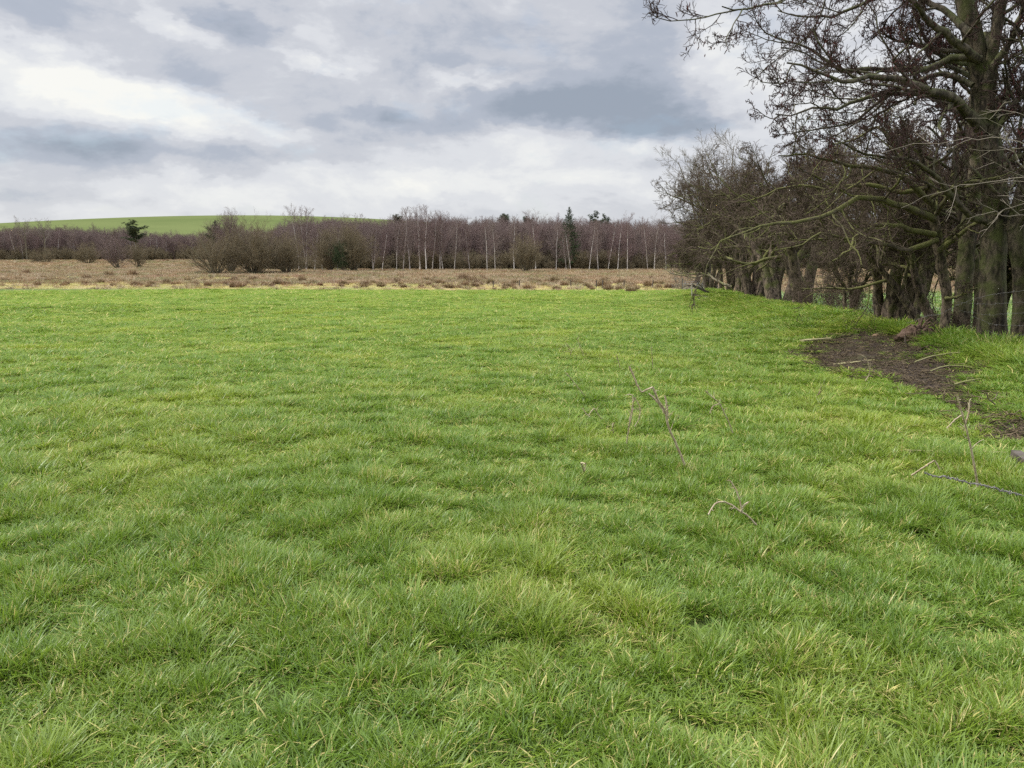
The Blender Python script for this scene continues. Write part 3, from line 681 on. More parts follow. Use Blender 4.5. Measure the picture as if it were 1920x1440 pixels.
def beam(p, q, w, h, jit=.003, roll=0.):
    p = np.asarray(p, float); q = np.asarray(q, float); L = np.linalg.norm(q - p); V, F = box((0, 0, 0), w, h, L, jit=jit) if L > max(w, h) else box((0, 0, 0), w, h, L)
    z = norm(q - p); x = norm(np.cross(z, [0, 0, 1.0001]) + 1e-6); y = np.cross(z, x)
    c, s = math.cos(roll), math.sin(roll); x, y = c * x + s * y, -s * x + c * y
    return V[:, :1] * x + V[:, 1:2] * y + V[:, 2:] * z + (p + q) / 2, F
for i, (a, b) in enumerate(((925, 541), (973, 540), (1118, 540), (1129, 540), (1170, 541), (1223, 540), (1070, 539))):
    p = hit(a, b); k = 'short leaning' if i % 2 else 'upright weathered'
    V, F = beam((0, 0, -.2), (.08 * (i % 2), .02, .95), .11, .11)
    o = link('fence_post', MB().add(V, F).mesh('fence_post', False), M['dark_wood'], None, p)
    tag(o, '%s post in the marsh grass, %s fence post from the left' % (k, onum(sorted((925, 973, 1118, 1129, 1170, 1223, 1070)).index(a))), 'fence post', 'old posts in the marsh')

# ------------------------------------------------------------------ hedge trees
def hawthorn_mesh(seed, h=5.6, stems=4, lean=(-.1, 0), fat=.15, dens=1.0):
    global rng
    keep_ = rng; rng = np.random.default_rng(seed)
    a = np.arange(stems) * 2 * PI / stems + rng.random(stems); P = np.empty((stems, 9, 3)); P[:, 0] = np.stack([.14 * np.cos(a), .14 * np.sin(a), 0 * a - .25], -1)
    d = norm(np.stack([.16 * np.cos(a) + lean[0], .16 * np.sin(a) + lean[1], 1 + 0 * a], -1)); Ls = h * (.62 + .12 * rng.random(stems))
    for k in range(1, 9):
        if k > 3: d = norm(d + np.stack([.11 * np.cos(a), .11 * np.sin(a), 0 * a], -1))
        d = norm(d + .13 * rng.normal(size=(stems, 3)) * np.array([1, 1, .3])); P[:, k] = P[:, k - 1] + d * (Ls / 8)[:, None]
    R = (fat * (.7 + .5 * rng.random(stems)))[:, None] * np.array([1.25, 1, .92, .85, .75, .62, .5, .4, .28])[None]
    Pf = np.array([catmull(p, 17) for p in P]); Rf = np.array([np.interp(np.linspace(0, 1, 17), np.linspace(0, 1, 9), r) for r in R])
    b1 = grow(P, R, 8, (.42, 1), (30, 70), (.5, .85), 8, .55, .022, .22, .05)
    b2 = grow(*b1, 8, (.2, 1), (25, 65), (.42, .7), 7, .55, .012, .2, .04)
    b3 = grow(*b2, 7, (.15, 1), (25, 65), (.42, .7), 6, .6, .0075, .2, .02)
    b4 = grow(*b3, int(5 * dens), (.1, 1), (25, 65), (.45, .9), 4, .6, .0055, .2, .02, tip=.6)
    b5 = grow(*b4, 1, (.1, .9), (30, 70), (.5, .8), 3, .8, .0048, .25, 0, tip=.6)
    # the mesh stands on z = 0
    t = MB().tube(Pf, Rf, 10, .05).mesh('trunk'); l = MB().tube(*b1, 6).tube(*b2, 4).mesh('limbs'); c = MB().tube(*b3, 3).tube(*b4, 3).tube(*b5, 3).mesh('crown')
    rng = keep_
    t.materials.append(M['haw_bark']); l.materials.append(M['haw_limb']); c.materials.append(M['haw_twig'])
    return t, l, c
haw = [hawthorn_mesh(11, 5.6, 5, (-.05, 0)), hawthorn_mesh(12, 5.6, 3, (.1, -.05), .18), hawthorn_mesh(13, 5.6, 4, (-.15, 0), .14), hawthorn_mesh(14, 5.6, 2, (.22, .0), .17)]
roots = []
for t, l, c in haw:
    r = empty('hawthorn_tree', (0, 0, 0), '', 'hawthorn tree', 'gnarled leafless hawthorns in the hedge line'); link('trunk', t, None, r); link('limbs', l, None, r); link('crown', c, None, r); roots.append(r)
# px of trunk foot, py of the crown top, variant, width factor, turn, label
hl = [(1748, 300, 3, 1.0, 2.6, 'gnarled hawthorn on the brown earth clump left of the alder stems'),
      (1712, 265, 3, .95, .3, 'dark hawthorn with a thick trunk leaning right behind the bare soil'),
      (1668, 195, 0, 1.05, 1.0, 'fluted multi-stemmed hawthorn behind the top of the bare soil'),
      (1590, 400, 2, .8, 2.0, 'small crooked hawthorn in the gap between two bigger hawthorns'),
      (1508, 235, 1, 1.1, 4.1, 'hawthorn with two leaning trunks at the shoulder of the grassy bank'),
      (1462, 262, 2, 1.1, 5.2, 'twin-trunked hawthorn behind the crest of the grassy bank'),
      (1415, 285, 0, 1.0, 3.3, 'broad shaggy-trunked hawthorn, widest foot on the crest of the bank'),
      (1385, 325, 1, .9, .9, 'dark hawthorn next on the left of the broad shaggy-trunked one'),
      (1358, 365, 2, .9, 2.2, 'hawthorn directly right of the pale netting'),
      (1330, 405, 0, .85, 5.6, 'low spreading hawthorn behind the pale netting'),
      (1306, 432, 1, .8, 1.5, 'last small hawthorn at the far left end of the hedge')]
ur = set(); HAWP = []
for a, top, kf, w, rz, lb in hl:
    Y = 6.64 / ((a - 960) / FPX - .14); X = hedge_x(Y); z = h1(X, Y) - .03
    s = max(.45, ((HOR - top) / FPX * Y + CAMZ - z) / 4.9); ws = s * w * (1.0 if Y < 40 else 1.15)
    HAWP.append((X, Y, z))
    if kf in ur: copy_tree(roots[kf], (X, Y, z), rz, (ws, ws, s), lb)
    else: r = roots[kf]; r.location = (X, Y, z); r.scale = (ws, ws, s); r.rotation_euler = (0, 0, rz); r['label'] = lb; ur.add(kf)
# second row a little behind fills the hedge: each still a tree
for a, dY, dx, top, kf, rz, lb in ((1795, 4, 2.5, 250, 2, 4, 'hawthorn set back behind the left alder stem'),
                                   (1880, 5, 3.5, 240, 0, 5, 'hawthorn set back behind the thickest alder stem')):
    Y = 6.64 / ((a - 960) / FPX - .14) + dY; X = (a - 960) / FPX * Y + dx * .3; z = h1(X, Y); s = ((HOR - top) / FPX * Y + CAMZ - z) / 5.3
    copy_tree(roots[kf], (X, Y, z), rz, (s, s, s), lb)

# pale thin tree at the far left of the hedge
Y = 58; X = (1322 - 960) / FPX * Y; z = h1(X, Y); h = (HOR - 262) / FPX * Y + CAMZ - z
st = []
for k in range(5):
    aa = k * 1.26 + .3; st.append(catmull([(0, 0, -.2), (.5 * math.cos(aa), .3 * math.sin(aa), h * .3), (1.5 * math.cos(aa), 1.2 * math.sin(aa), h * .62), (2.1 * math.cos(aa) - .3, 1.8 * math.sin(aa), h * (.93 - .05 * k))], 12))
P = np.array(st); R = np.tile(np.linspace(.13, .03, 12)[None], (5, 1))
b1 = grow(P, R, 13, (.2, .98), (22, 50), (.28, .42), 6, .5, .02, .14, .12); b2 = grow(*b1, 9, (.2, 1), (25, 55), (.35, .55), 5, .6, .012, .2, .07); b3 = grow(*b2, 7, (.15, 1), (25, 60), (.4, .7), 4, .7, .009, .22, .05, tip=.6)
r = empty('willow_tree', (X, Y, z), 'pale grey-brown open-crowned bare tree rising at the far end of the hedge', 'tree')
link('trunk', MB().tube(P, R, 7).mesh('trunk'), M['grey_twig'], r); link('crown', MB().tube(*b1, 3).tube(*b2, 3).tube(*b3, 3).mesh('crown'), M['grey_twig'], r)

# ---- the big alders at the right: limbs follow the photograph, each at its own depth
def limb(pts, Y0, Y1, r0, r1, K=18, wob=.012):
    n = len(pts); P = catmull([at(a, b, Y0 + (Y1 - Y0) * i / (n - 1)) for i, (a, b) in enumerate(pts)], K)
    P[1:-1] += wob * rng.normal(size=(K - 2, 3)); return P, r1 + (r0 - r1) * np.linspace(1, 0, K) ** 1.15
def tree_from(name, label, cat, stems, limbs, mats, auto, twig_lv, catk=None, group=None, rough=.055):
    """stems/limbs: lists of (P,R) in world space; object origin at the first stem's foot"""
    org = stems[0][0][0].copy(); org[2] = h1(org[0], org[1]); r = empty(name, org, label, cat, group)
    tm = MB()
    for P, R in stems: tm.tube((P - org)[None], R[None], 14, rough)
    link('trunk', tm.mesh('trunk'), M[mats[0]], r)
    KL = 18; LP = [P - org for P, R in limbs]; LR = [R for P, R in limbs]
    if auto:
        for (P, R), (na, t0, t1, L0, L1, ang) in zip(stems, auto):
            Pk = catmull(P - org, KL)[None]; Rk = np.interp(np.linspace(0, 1, KL), np.linspace(0, 1, len(R)), R)[None]
            a, b = grow(Pk, Rk, na, (t0, t1), ang, (1, 1), KL, .3, .032, .12, .035, absL=(L0, L1)); LP += list(a); LR += list(b)
    P = np.array(LP); R = np.array(LR)
    lm = MB().tube(P, R, 8, .03)
    cur = (P, R); cm = MB(); allv = [cur]
    for q, lv in enumerate(twig_lv):
        cur = grow(*cur, **lv); (lm if q == 0 else cm).tube(*cur, 5 if q == 0 else 3); allv.append(cur)
    link('limbs', lm.mesh('limbs'), M[mats[1]], r); link('crown', cm.mesh('crown'), M[mats[2]], r)
    if catk:
        tipP = allv[-2][0]; n = len(tipP); s = rng.random(n) < catk; e = tipP[s, -1]; m = len(e)
        k2 = 2; e = np.repeat(e, k2, 0) + rng.normal(size=(m * k2, 3)) * .03; d = norm(rng.normal(size=(m * k2, 3)) * .5 + np.array([0, 0, -1])); L = .03 + .045 * rng.random((m * k2, 1))
        Pc = np.stack([e, e + d * L * .5, e + d * L], 1); Rc = np.tile(np.array([[.003, .0075, .003]]), (m * k2, 1))
        link('catkins', MB().tube(Pc, Rc, 4).mesh('catkins'), M['catkin'], r)['kind'] = 'stuff'
    return r
def stem(pts, Y0, Y1, rad, K=26, foot=True):
    n = len(pts); W = [at(a, b, Y0 + (Y1 - Y0) * i / (n - 1)) for i, (a, b) in enumerate(pts)]
    W[0][2] = h1(W[0][0], W[0][1]) - .3
    P = catmull(W, K); R = np.interp(np.linspace(0, 1, K), np.linspace(0, 1, len(rad)), rad)
    if foot: R = R * (1 + .35 * np.exp(-np.arange(K) / 1.6))
    return P, R
lv = [dict(n=9, t=(.15, 1), ang=(25, 60), L=(.28, .5), K=9, rr=.5, rmin=.012, wander=.16, up=.045, tip=.4),
      dict(n=8, t=(.12, 1), ang=(25, 60), L=(.35, .55), K=7, rr=.55, rmin=.007, wander=.2, up=.04, tip=.5),
      dict(n=6, t=(.1, 1), ang=(25, 65), L=(.35, .6), K=5, rr=.6, rmin=.0048, wander=.22, up=.02, tip=.6),
      dict(n=4, t=(.1, 1), ang=(25, 65), L=(.45, .8), K=4, rr=.7, rmin=.004, wander=.22, up=.0, tip=.6)]
Ya = 13.4
stems = [stem([(1868, 640), (1860, 560), (1862, 480), (1866, 400), (1858, 300), (1846, 200), (1836, 110), (1812, 20), (1795, -60), (1770, -220), (1760, -420)], Ya, Ya + .3, [.20, .20, .195, .19, .175, .16, .145, .11, .09, .06, .03]),
         stem([(1848, 215), (1858, 120), (1872, 30), (1890, -80), (1900, -300)], Ya, Ya + 1, [.16, .14, .12, .1, .04], foot=False)]
stems[1][0][0] = at(1848, 215, Ya)
W = [at(a, b, Ya) for a, b in [(1848, 225), (1858, 120), (1872, 30), (1890, -80), (1900, -300)]]; stems[1] = (catmull(W, 20), np.linspace(.11, .03, 20))
def al(pts, *k): return limb([(a_ + .13 * max(0, 1850 - a_), b_) for a_, b_ in pts], *k)
limbs = [al([(1840, 246), (1800, 206), (1777, 184), (1725, 169), (1687, 154), (1612, 142), (1540, 150), (1480, 132), (1420, 118)], Ya, Ya - 2.0, 0.094, .012),
         al([(1828, 110), (1804, 94), (1762, 64), (1725, 41), (1706, 19), (1691, 0), (1650, -50), (1580, -90)], Ya, Ya - 1.5, 0.072, .015),
         al([(1838, 112), (1800, 106), (1755, 116), (1725, 131), (1650, 128), (1575, 131), (1526, 128), (1507, 112), (1462, 86), (1410, 75), (1369, 60)], Ya, Ya + .8, 0.065, .01),
         al([(1850, 235), (1815, 214), (1762, 184), (1669, 176), (1612, 176), (1537, 202), (1519, 206), (1462, 202), (1440, 217), (1395, 214)], Ya, Ya - .6, 0.065, .01),
         al([(1800, -40), (1700, -80), (1600, -70), (1500, -40), (1440, -15), (1390, 5), (1320, 17), (1280, 12)], Ya, Ya - 2.2, 0.058, .008),
         al([(1810, 60), (1760, 20), (1680, -10), (1600, 0), (1520, 30), (1450, 30), (1400, 20)], Ya, Ya + 1.5, 0.058, .01),
         al([(1820, 160), (1770, 140), (1700, 150), (1620, 190), (1560, 230), (1500, 240), (1430, 250)], Ya, Ya + 1.6, 0.050, .01),
         al([(1860, 420), (1800, 395), (1740, 330), (1680, 300), (1600, 290), (1520, 262)], Ya, Ya - 1.2, 0.058, .012),
         al([(1845, 160), (1880, 100), (1905, 50), (1940, -20), (1990, -60)], Ya, Ya - .8, 0.072, .02),
         al([(1850, 280), (1885, 220), (1915, 180), (1960, 120)], Ya, Ya - .5, 0.065, .02),
         al([(1862, 330), (1900, 300), (1960, 270), (2020, 260)], Ya, Ya - 1, 0.065, .02)]
tree_from('alder_tree', 'tallest alder with ivy-dark mossy trunk and long limbs sweeping left over the hedge', 'alder tree', stems, limbs, ('alder_bark', 'alder_limb', 'alder_twig'),
          [(14, .38, .98, 1.6, 3.0, (40, 80)), (8, .3, 1, 1.4, 2.4, (35, 75))], lv, .30, 'mossy alder stems at the right')
lv2 = [dict(n=7, t=(.15, 1), ang=(25, 60), L=(.28, .5), K=8, rr=.5, rmin=.012, wander=.18, up=.04, tip=.4),
       dict(n=6, t=(.12, 1), ang=(25, 60), L=(.35, .55), K=6, rr=.55, rmin=.007, wander=.2, up=.03, tip=.5),
       dict(n=6, t=(.1, 1), ang=(25, 65), L=(.4, .65), K=4, rr=.6, rmin=.005, wander=.22, up=.02, tip=.6)]
for base, path, Y, rad, lb, nl in (((1800, 618), [(1806, 540), (1812, 450), (1822, 370), (1832, 300), (1826, 200), (1850, 60)], 15.2, [.14, .145, .15, .13, .12, .1, .05], 'mossy alder stem leaning right, just left of the thickest alder', 10),
                                   ((1912, 646), [(1914, 540), (1903, 430), (1925, 330), (1950, 220), (1980, 60)], 13.0, [.13, .125, .12, .11, .09, .05], 'straight dark alder stem just right of the thickest one', 9),
                                   ((1952, 655), [(1950, 560), (1945, 440), (1985, 300), (2010, 100)], 12.6, [.15, .14, .13, .1, .05], 'dark alder stem cut off by the right edge of the photo', 8),
                                   ((1836, 600), [(1834, 520), (1806, 420), (1790, 330), (1800, 230)], 15.6, [.09, .085, .08, .07, .04], 'thin dark alder stem behind the gap between the two left alders', 9)):
    tree_from('alder_tree', lb, 'alder tree', [stem([base] + path, Y, Y + .3, rad)], [], ('alder_bark', 'alder_limb', 'alder_twig'), [(nl, .4, .98, 1.2, 2.4, (35, 80))], lv2, None, 'mossy alder stems at the right')
# hawthorn whose mossy limbs reach left, in front of the hedge
lv3 = [dict(n=8, t=(.2, 1), ang=(30, 65), L=(.25, .45), K=8, rr=.5, rmin=.011, wander=.22, up=.03, tip=.4),
       dict(n=7, t=(.12, 1), ang=(30, 70), L=(.35, .6), K=6, rr=.55, rmin=.007, wander=.26, up=.0, tip=.5),
       dict(n=7, t=(.1, 1), ang=(30, 75), L=(.4, .7), K=4, rr=.6, rmin=.005, wander=.28, up=.0, tip=.6)]
hs = [stem([(1768, 634), (1775, 560), (1765, 500), (1755, 430), (1745, 380), (1735, 330), (1720, 260)], 14.6, 14.6, [.09, .08, .09, .09, .08, .06, .03])]
Yh = 14.5
hlimbs = [limb([(1750, 410), (1720, 400), (1690, 385), (1640, 370), (1600, 376), (1560, 400), (1500, 416), (1440, 422), (1385, 438), (1350, 452)], Yh, Yh - 2.6, .07, .01),
          limb([(1752, 440), (1700, 430), (1650, 420), (1610, 440), (1590, 470), (1560, 490)], Yh, Yh - 1.4, .06, .012),
          limb([(1745, 380), (1690, 330), (1650, 318), (1600, 312), (1560, 300), (1500, 290), (1460, 292)], Yh, Yh - 2, .06, .01),
          limb([(1748, 350), (1700, 300), (1660, 250), (1640, 240), (1600, 262), (1560, 270)], Yh, Yh + .8, .06, .012),
          limb([(1760, 470), (1800, 440), (1830, 420), (1870, 400), (1920, 380)], Yh, Yh - 1.6, .05, .012),
          limb([(1758, 450), (1700, 470), (1650, 455), (1600, 450), (1540, 440), (1500, 462), (1450, 470)], Yh, Yh - .5, .05, .01),
          limb([(1756, 400), (1790, 350), (1830, 340), (1880, 330)], Yh, Yh - 2, .05, .012),
          limb([(1740, 350), (1690, 360), (1620, 345), (1560, 352), (1480, 350), (1420, 372), (1380, 380)], Yh, Yh + 1.2, .05, .01),
          limb([(1772, 560), (1800, 555), (1830, 540), (1860, 545)], Yh, Yh - .3, .035, .01)]
tree_from('hawthorn_tree', 'thin-trunked hawthorn with long yellow-mossed limbs reaching left across the hedge', 'hawthorn tree', hs, hlimbs, ('haw_bark', 'haw_limb', 'haw_twig'), [(6, .4, .98, .8, 1.6, (30, 80))], lv3, None, 'gnarled leafless hawthorns in the hedge line')
# hazel outside the right edge whose pale shoots cross the view
Yz = 8.4
zs = [stem([(2080, 900), (2060, 600), (2030, 420), (2000, 300), (1960, 150)], Yz, Yz, [.05, .045, .035, .025, .012])]
zl = [limb([(2030, 430), (1960, 350), (1900, 290), (1880, 245), (1850, 226), (1810, 222)], Yz, Yz - .5, 0.0068, 0.0024),
      limb([(2015, 360), (1950, 285), (1900, 264), (1840, 258), (1760, 268), (1690, 275), (1645, 290)], Yz, Yz + .8, 0.0056, 0.0019),
      limb([(2040, 480), (1980, 420), (1920, 405), (1870, 400), (1830, 372)], Yz, Yz, 0.0056, 0.0018),
      limb([(2000, 300), (1960, 240), (1900, 210), (1840, 208)], Yz, Yz + .4, 0.0056, 0.0018),
      limb([(2035, 440), (1950, 340), (1860, 342), (1760, 360), (1690, 390)], Yz, Yz + 1, 0.0056, 0.0018),
      limb([(2040, 470), (1990, 400), (1930, 380), (1880, 398), (1860, 420)], Yz, Yz - .3, 0.0050, 0.0018)]
tree_from('hazel_bush', 'slender pale grey-brown shoots reaching in from the right edge before the alders', 'hazel bush', zs, zl, ('willow_bark', 'pale_shoot', 'pale_shoot'), None,
          [dict(n=4, t=(.2, .9), ang=(25, 50), L=(.2, .35), K=6, rr=.6, rmin=.003, wander=.12, up=.02, tip=.5), dict(n=2, t=(.3, .9), ang=(30, 50), L=(.3, .5), K=4, rr=.7, rmin=.0025, wander=.12, up=.0, tip=.5)], None)

# low brush in the hedge gaps
def brush(a, b, h, w, lb, tw='haw_twig', n_st=13, name='bramble_bush'):
    p = hit(a, b) if b else None
    Y = 6.64 / ((a - 960) / FPX - .14); X = hedge_x(Y); z = h1(X, Y)
    t, b2, b3, b4 = shrub_parts(h, w, n_st, 6, 5, .0055, .02)
    r = empty(name, (X, Y, z), lb, 'bush', 'low tangled bushes in the hedge gaps')
    link('trunk', MB().tube(t[0], t[1] * .5, 4).mesh('stems'), M['haw_bark'], r); link('crown', MB().tube(b2[0], b2[1] * .6, 3).tube(b3[0], b3[1] * .8, 3).tube(*b4, 3).mesh('crown'), M[tw], r)
brush(1545, 0, 1.7, .9, 'pale tangle of thin twigs in the gap right of the grassy bank')
brush(1572, 0, 1.3, .9, 'low grey tangle of thorny twigs beside the small crooked hawthorn')
brush(1622, 0, 1.1, 1.0, 'low grey bush left of the fluted multi-stemmed hawthorn')
brush(1530, 0, 1.0, .8, 'brown twiggy clump at the foot of the bank shoulder', 'haw_twig')
brush(1785, 0, .9, .8, 'thin thorny scrub around the thin-trunked hawthorn', 'haw_twig', 16)
brush(1275, 0, 2.2, .9, 'sparse pale bush at the far left end of the hedge', 'grey_twig', 16)

# far bracken-brown bank and trees behind the hedge are part of marsh_grass / birch_wood

# ------------------------------------------------------------------ wire fence fixed to the alder stems
fr = empty('wire_fence', hit(1850, 655), 'slack strands of old barbed wire strung between the alder stems', 'wire fence')
fo = np.array(fr.location)
for j, pts in enumerate(([(1795, 572), (1830, 560), (1870, 551), (1960, 540)], [(1790, 566), (1840, 570), (1890, 568), (1960, 563)], [(1800, 582), (1850, 590), (1890, 588), (1960, 586)],
                         [(1822, 592), (1862, 608), (1900, 610), (1960, 612)], [(1850, 620), (1880, 630), (1920, 628), (1960, 628)], [(1700, 606), (1740, 592), (1765, 588), (1798, 570)])):
    P, R = limb(pts, 12.9, 12.5, .0026, .0026, 40, .004); P = P - fo
    m = MB().tube(P[None], R[None], 4)
    for k in range(2, 40, 4):
        for q in range(1):
            d = norm(rng.normal(size=3)) * .022; m.tube(np.stack([P[k] - d, P[k] + d])[None], np.full((1, 2), .0028), 3)
    link('wire', m.mesh('wire'), M['wire'], fr)

# ------------------------------------------------------------------ broken gate, netting, fallen branches by the far end
gp = hit(1318, 553); go_ = empty('broken_gate', gp, 'broken wooden gate rails leaning on a thin pale post beside the netting', 'gate')
Yg = gp[1]
def at_rel(a, b, Y, o): return at(a, b, Y) - o
m = MB().add(*beam(at_rel(1298, 535, Yg, gp), at_rel(1330, 549, Yg - .1, gp), .05, .13)); link('rail', m.mesh('rail', False), M['dark_wood'], go_)
m = MB().add(*beam(at_rel(1297, 553, Yg, gp), at_rel(1332, 553.5, Yg - .1, gp), .05, .1)); link('rail', m.mesh('rail', False), M['dark_wood'], go_)
m = MB().add(*beam(at_rel(1297.5, 556, Yg, gp), at_rel(1297, 536, Yg, gp), .05, .05)); link('post', m.mesh('post', False), M['pale_wood'], go_)
m = MB().add(*beam(at_rel(1303, 524, Yg, gp), at_rel(1325, 548, Yg, gp), .06, .05)); link('brace', m.mesh('brace', False), M['dark_wood'], go_)
p0 = hit(1279, 548); p1 = hit(1345, 546); p1 = p0 + (at(1347, 545, p0[1] + 1.5) - p0); p1[2] = h1(p1[0], p1[1])
nr = empty('netting_fence', p0, 'short run of pale grey sheep netting behind the broken gate', 'netting fence')
m = MB(); nvert = 34; hN = .95
for k in range(nvert):
    q = (p1 - p0) * k / (nvert - 1); zz = h1(p0[0] + q[0], p0[1] + q[1]) - p0[2]; b_ = np.array([q[0], q[1], zz - .05]); sag = hN * (1 - .12 * math.sin(k * .21))
    m.tube(np.stack([b_, b_ + np.array([.01 * rng.normal(), .02 * rng.normal(), sag])])[None], np.full((1, 2), .0085), 4)
for hgt in (.12, .32, .52, .72, .92):
    Pn = np.array([[(p1 - p0)[0] * t, (p1 - p0)[1] * t, h1(p0[0] + (p1 - p0)[0] * t, p0[1] + (p1 - p0)[1] * t) - p0[2] + hgt * (1 - .12 * math.sin(t * 33 * .21))] for t in np.linspace(0, 1, 14)])
    m.tube(Pn[None], np.full((1, 14), .008), 4)
link('netting', m.mesh('netting'), M['netting'], nr)
for t in (0, .97):
    q = (p1 - p0) * t; V, F = beam((q[0], q[1] + .06, h1(p0[0] + q[0], p0[1] + q[1]) - p0[2] - .2), (q[0], q[1] + .06, h1(p0[0] + q[0], p0[1] + q[1]) - p0[2] + 1.1), .09, .09); link('post', MB().add(V, F).mesh('post', False), M['dark_wood'], nr)

def fallen(name, label, cat, paths, mat, lvls=None, group=None, S=6):
    """paths: list of (pixel points, Y0, Y1, r0, r1); origin at first point on the ground"""
    L = [limb(p, y0, y1, r0, r1, 18, r0 * .15) for p, y0, y1, r0, r1 in paths]
    o = L[0][0][0].copy(); P = np.array([l[0] for l in L]) - o; R = np.array([l[1] for l in L]); m = MB().tube(P, R, S)
    cur = (P, R)
    for q in (lvls or []): cur = grow(*cur, **q); m.tube(*cur, 3)
    ob = link(name, m.mesh(name), M[mat], None, o); return tag(ob, label, cat, group)
Yf = Yg + 1
fallen('fallen_branch', 'mossy fallen branch arching over the netting at the end of the hedge', 'branch', [([(1358, 534), (1340, 524), (1325, 516), (1300, 520), (1280, 516), (1258, 512), (1243, 500)], Yf, Yf + 1, .07, .02), ([(1325, 516), (1312, 512), (1290, 514), (1262, 508), (1256, 495)], Yf, Yf, .04, .015)], 'dead_wood',
       [dict(n=7, t=(.3, 1), ang=(40, 80), L=(.2, .4), K=6, rr=.4, rmin=.012, wander=.3, up=.15), dict(n=4, t=(.2, 1), ang=(30, 70), L=(.3, .6), K=4, rr=.6, rmin=.008, wander=.3, up=.05)])
fallen('fallen_branch', 'pale snapped branch propped against the bank beside the broken gate', 'branch', [([(1372, 538), (1352, 530), (1338, 522), (1328, 512)], Yf - 2, Yf - 1, .08, .05)], 'dead_wood', [dict(n=4, t=(.3, 1), ang=(40, 80), L=(.3, .6), K=5, rr=.3, rmin=.012, wander=.3, up=.1)])
p = hit(1322, 557); fallen('stick', 'bleached stick lying on the grass below the broken gate', 'stick', [([(1306, 561), (1318, 558), (1330, 555)], p[1], p[1], .02, .015)], 'pale_wood')

# ------------------------------------------------------------------ planks, stones, sticks near the soil
def lying(name, label, cat, pa, pb, w, t, mat, lift=.0, lift2=None, roll=0.0):
    A = hit(*pa); B = hit(*pb); A[2] += lift; B[2] += lift if lift2 is None else lift2; o = A.copy()
    V, F = beam(A - o, B - o, w, t, .003, roll); return tag(link(name, MB().add(V, F).mesh(name, False), M[mat], None, o), label, cat)
lying('plank', 'short weathered plank lying at the left tip of the bare soil', 'plank', (1503, 648), (1556, 644), .12, .03, 'plank', .10, .10)
lying('plank', 'half-buried mossy board along the lower edge of the bare soil', 'plank', (1563, 686), (1640, 679), .06, .03, 'plank', .015, .03)
lying('plank', 'long yellowed board sunk in the grass at the right edge', 'plank', (1700, 856), (1885, 858), .035, .02, 'plank', .045, .035)
lying('broken_post', 'grey broken fence post lying in the grass at the right edge', 'post', (1902, 872), (1960, 905), .07, .06, 'dark_wood', .09, .05)
def rock(label, a, b, s, mat='stone', name='stone'):
    u_ = np.linspace(0, PI, 9)[1:-1]; v_ = np.arange(12) * PI / 6; p = hit(a, b); V = [[0, 0, s[2]]]
    for uu in u_:
        for vv in v_: k = 1 + .12 * rng.normal(); V.append([s[0] * math.sin(uu) * math.cos(vv) * k, s[1] * math.sin(uu) * math.sin(vv) * k, s[2] * math.cos(uu) * k])
    V.append([0, 0, -s[2]]); nr_ = len(u_); F = [[1 + i * 12 + j, 1 + (i + 1) * 12 + j, 1 + (i + 1) * 12 + (j + 1) % 12, 1 + i * 12 + (j + 1) % 12] for i in range(nr_ - 1) for j in range(12)]
    F3 = [[0, 1 + j, 1 + (j + 1) % 12] for j in range(12)] + [[len(V) - 1, 1 + (nr_ - 1) * 12 + (j + 1) % 12, 1 + (nr_ - 1) * 12 + j] for j in range(12)]
    return tag(link(name, MB().add(V, F, F3).mesh(name), M[mat], None, p + np.array([0, 0, s[2] * .35])), label, name.replace('_', ' '))
rock('rounded brown stone at the top edge of the bare soil', 1643, 625, (.075, .06, .045))
rock('small pale brown stone in the middle of the bare soil', 1661, 650, (.035, .03, .02))
rock('tiny pale stone right of the small brown one', 1682, 657, (.02, .018, .014))
p = hit(1722, 636); m = MB(); u_, v_ = np.meshgrid(np.linspace(0, PI * .55, 22), np.linspace(0, 2 * PI, 44, endpoint=False), indexing='ij')
ex = np.sin(u_) * np.cos(v_); ey = np.sin(u_) * np.sin(v_); ez = np.cos(u_); kk = 1 + .9 * (fbm(ex + 5, ey + 3 * ez, .35, 81, 3) - .5) + .3 * (fbm(ex + 9, ey - 2 * ez, .1, 83, 2) - .5)
Vc = np.stack([.34 * ex * kk, .26 * ey * kk, .26 * ez * kk - .03], -1).reshape(-1, 3); ii = np.arange(21)[:, None] * 44; jj = np.arange(44)[None]
m.add(Vc, np.stack([ii + jj, ii + (jj + 1) % 44, ii + 44 + (jj + 1) % 44, ii + 44 + jj], -1).reshape(-1, 4))
ra = rng.random(26) * 2 * PI; R0 = np.stack([.05 * np.cos(ra), .05 * np.sin(ra), .2 + 0 * ra], -1); R1 = np.stack([.24 * np.cos(ra), .2 * np.sin(ra), .24 + .12 * rng.normal(size=26)], -1); R2 = np.stack([.45 * np.cos(ra + .3), .38 * np.sin(ra + .3), -.03 + .1 * rng.random(26)], -1)
m.tube(np.stack([catmull([a_, b_, c_], 7) for a_, b_, c_ in zip(R0, R1, R2)]), np.tile(np.linspace(.016, .005, 7)[None], (26, 1)), 4)
tag(link('earth_clump', m.mesh('earth_clump'), M['rock'], None, p), 'raised brown clump of roots and earth under the hawthorn', 'earth clump')
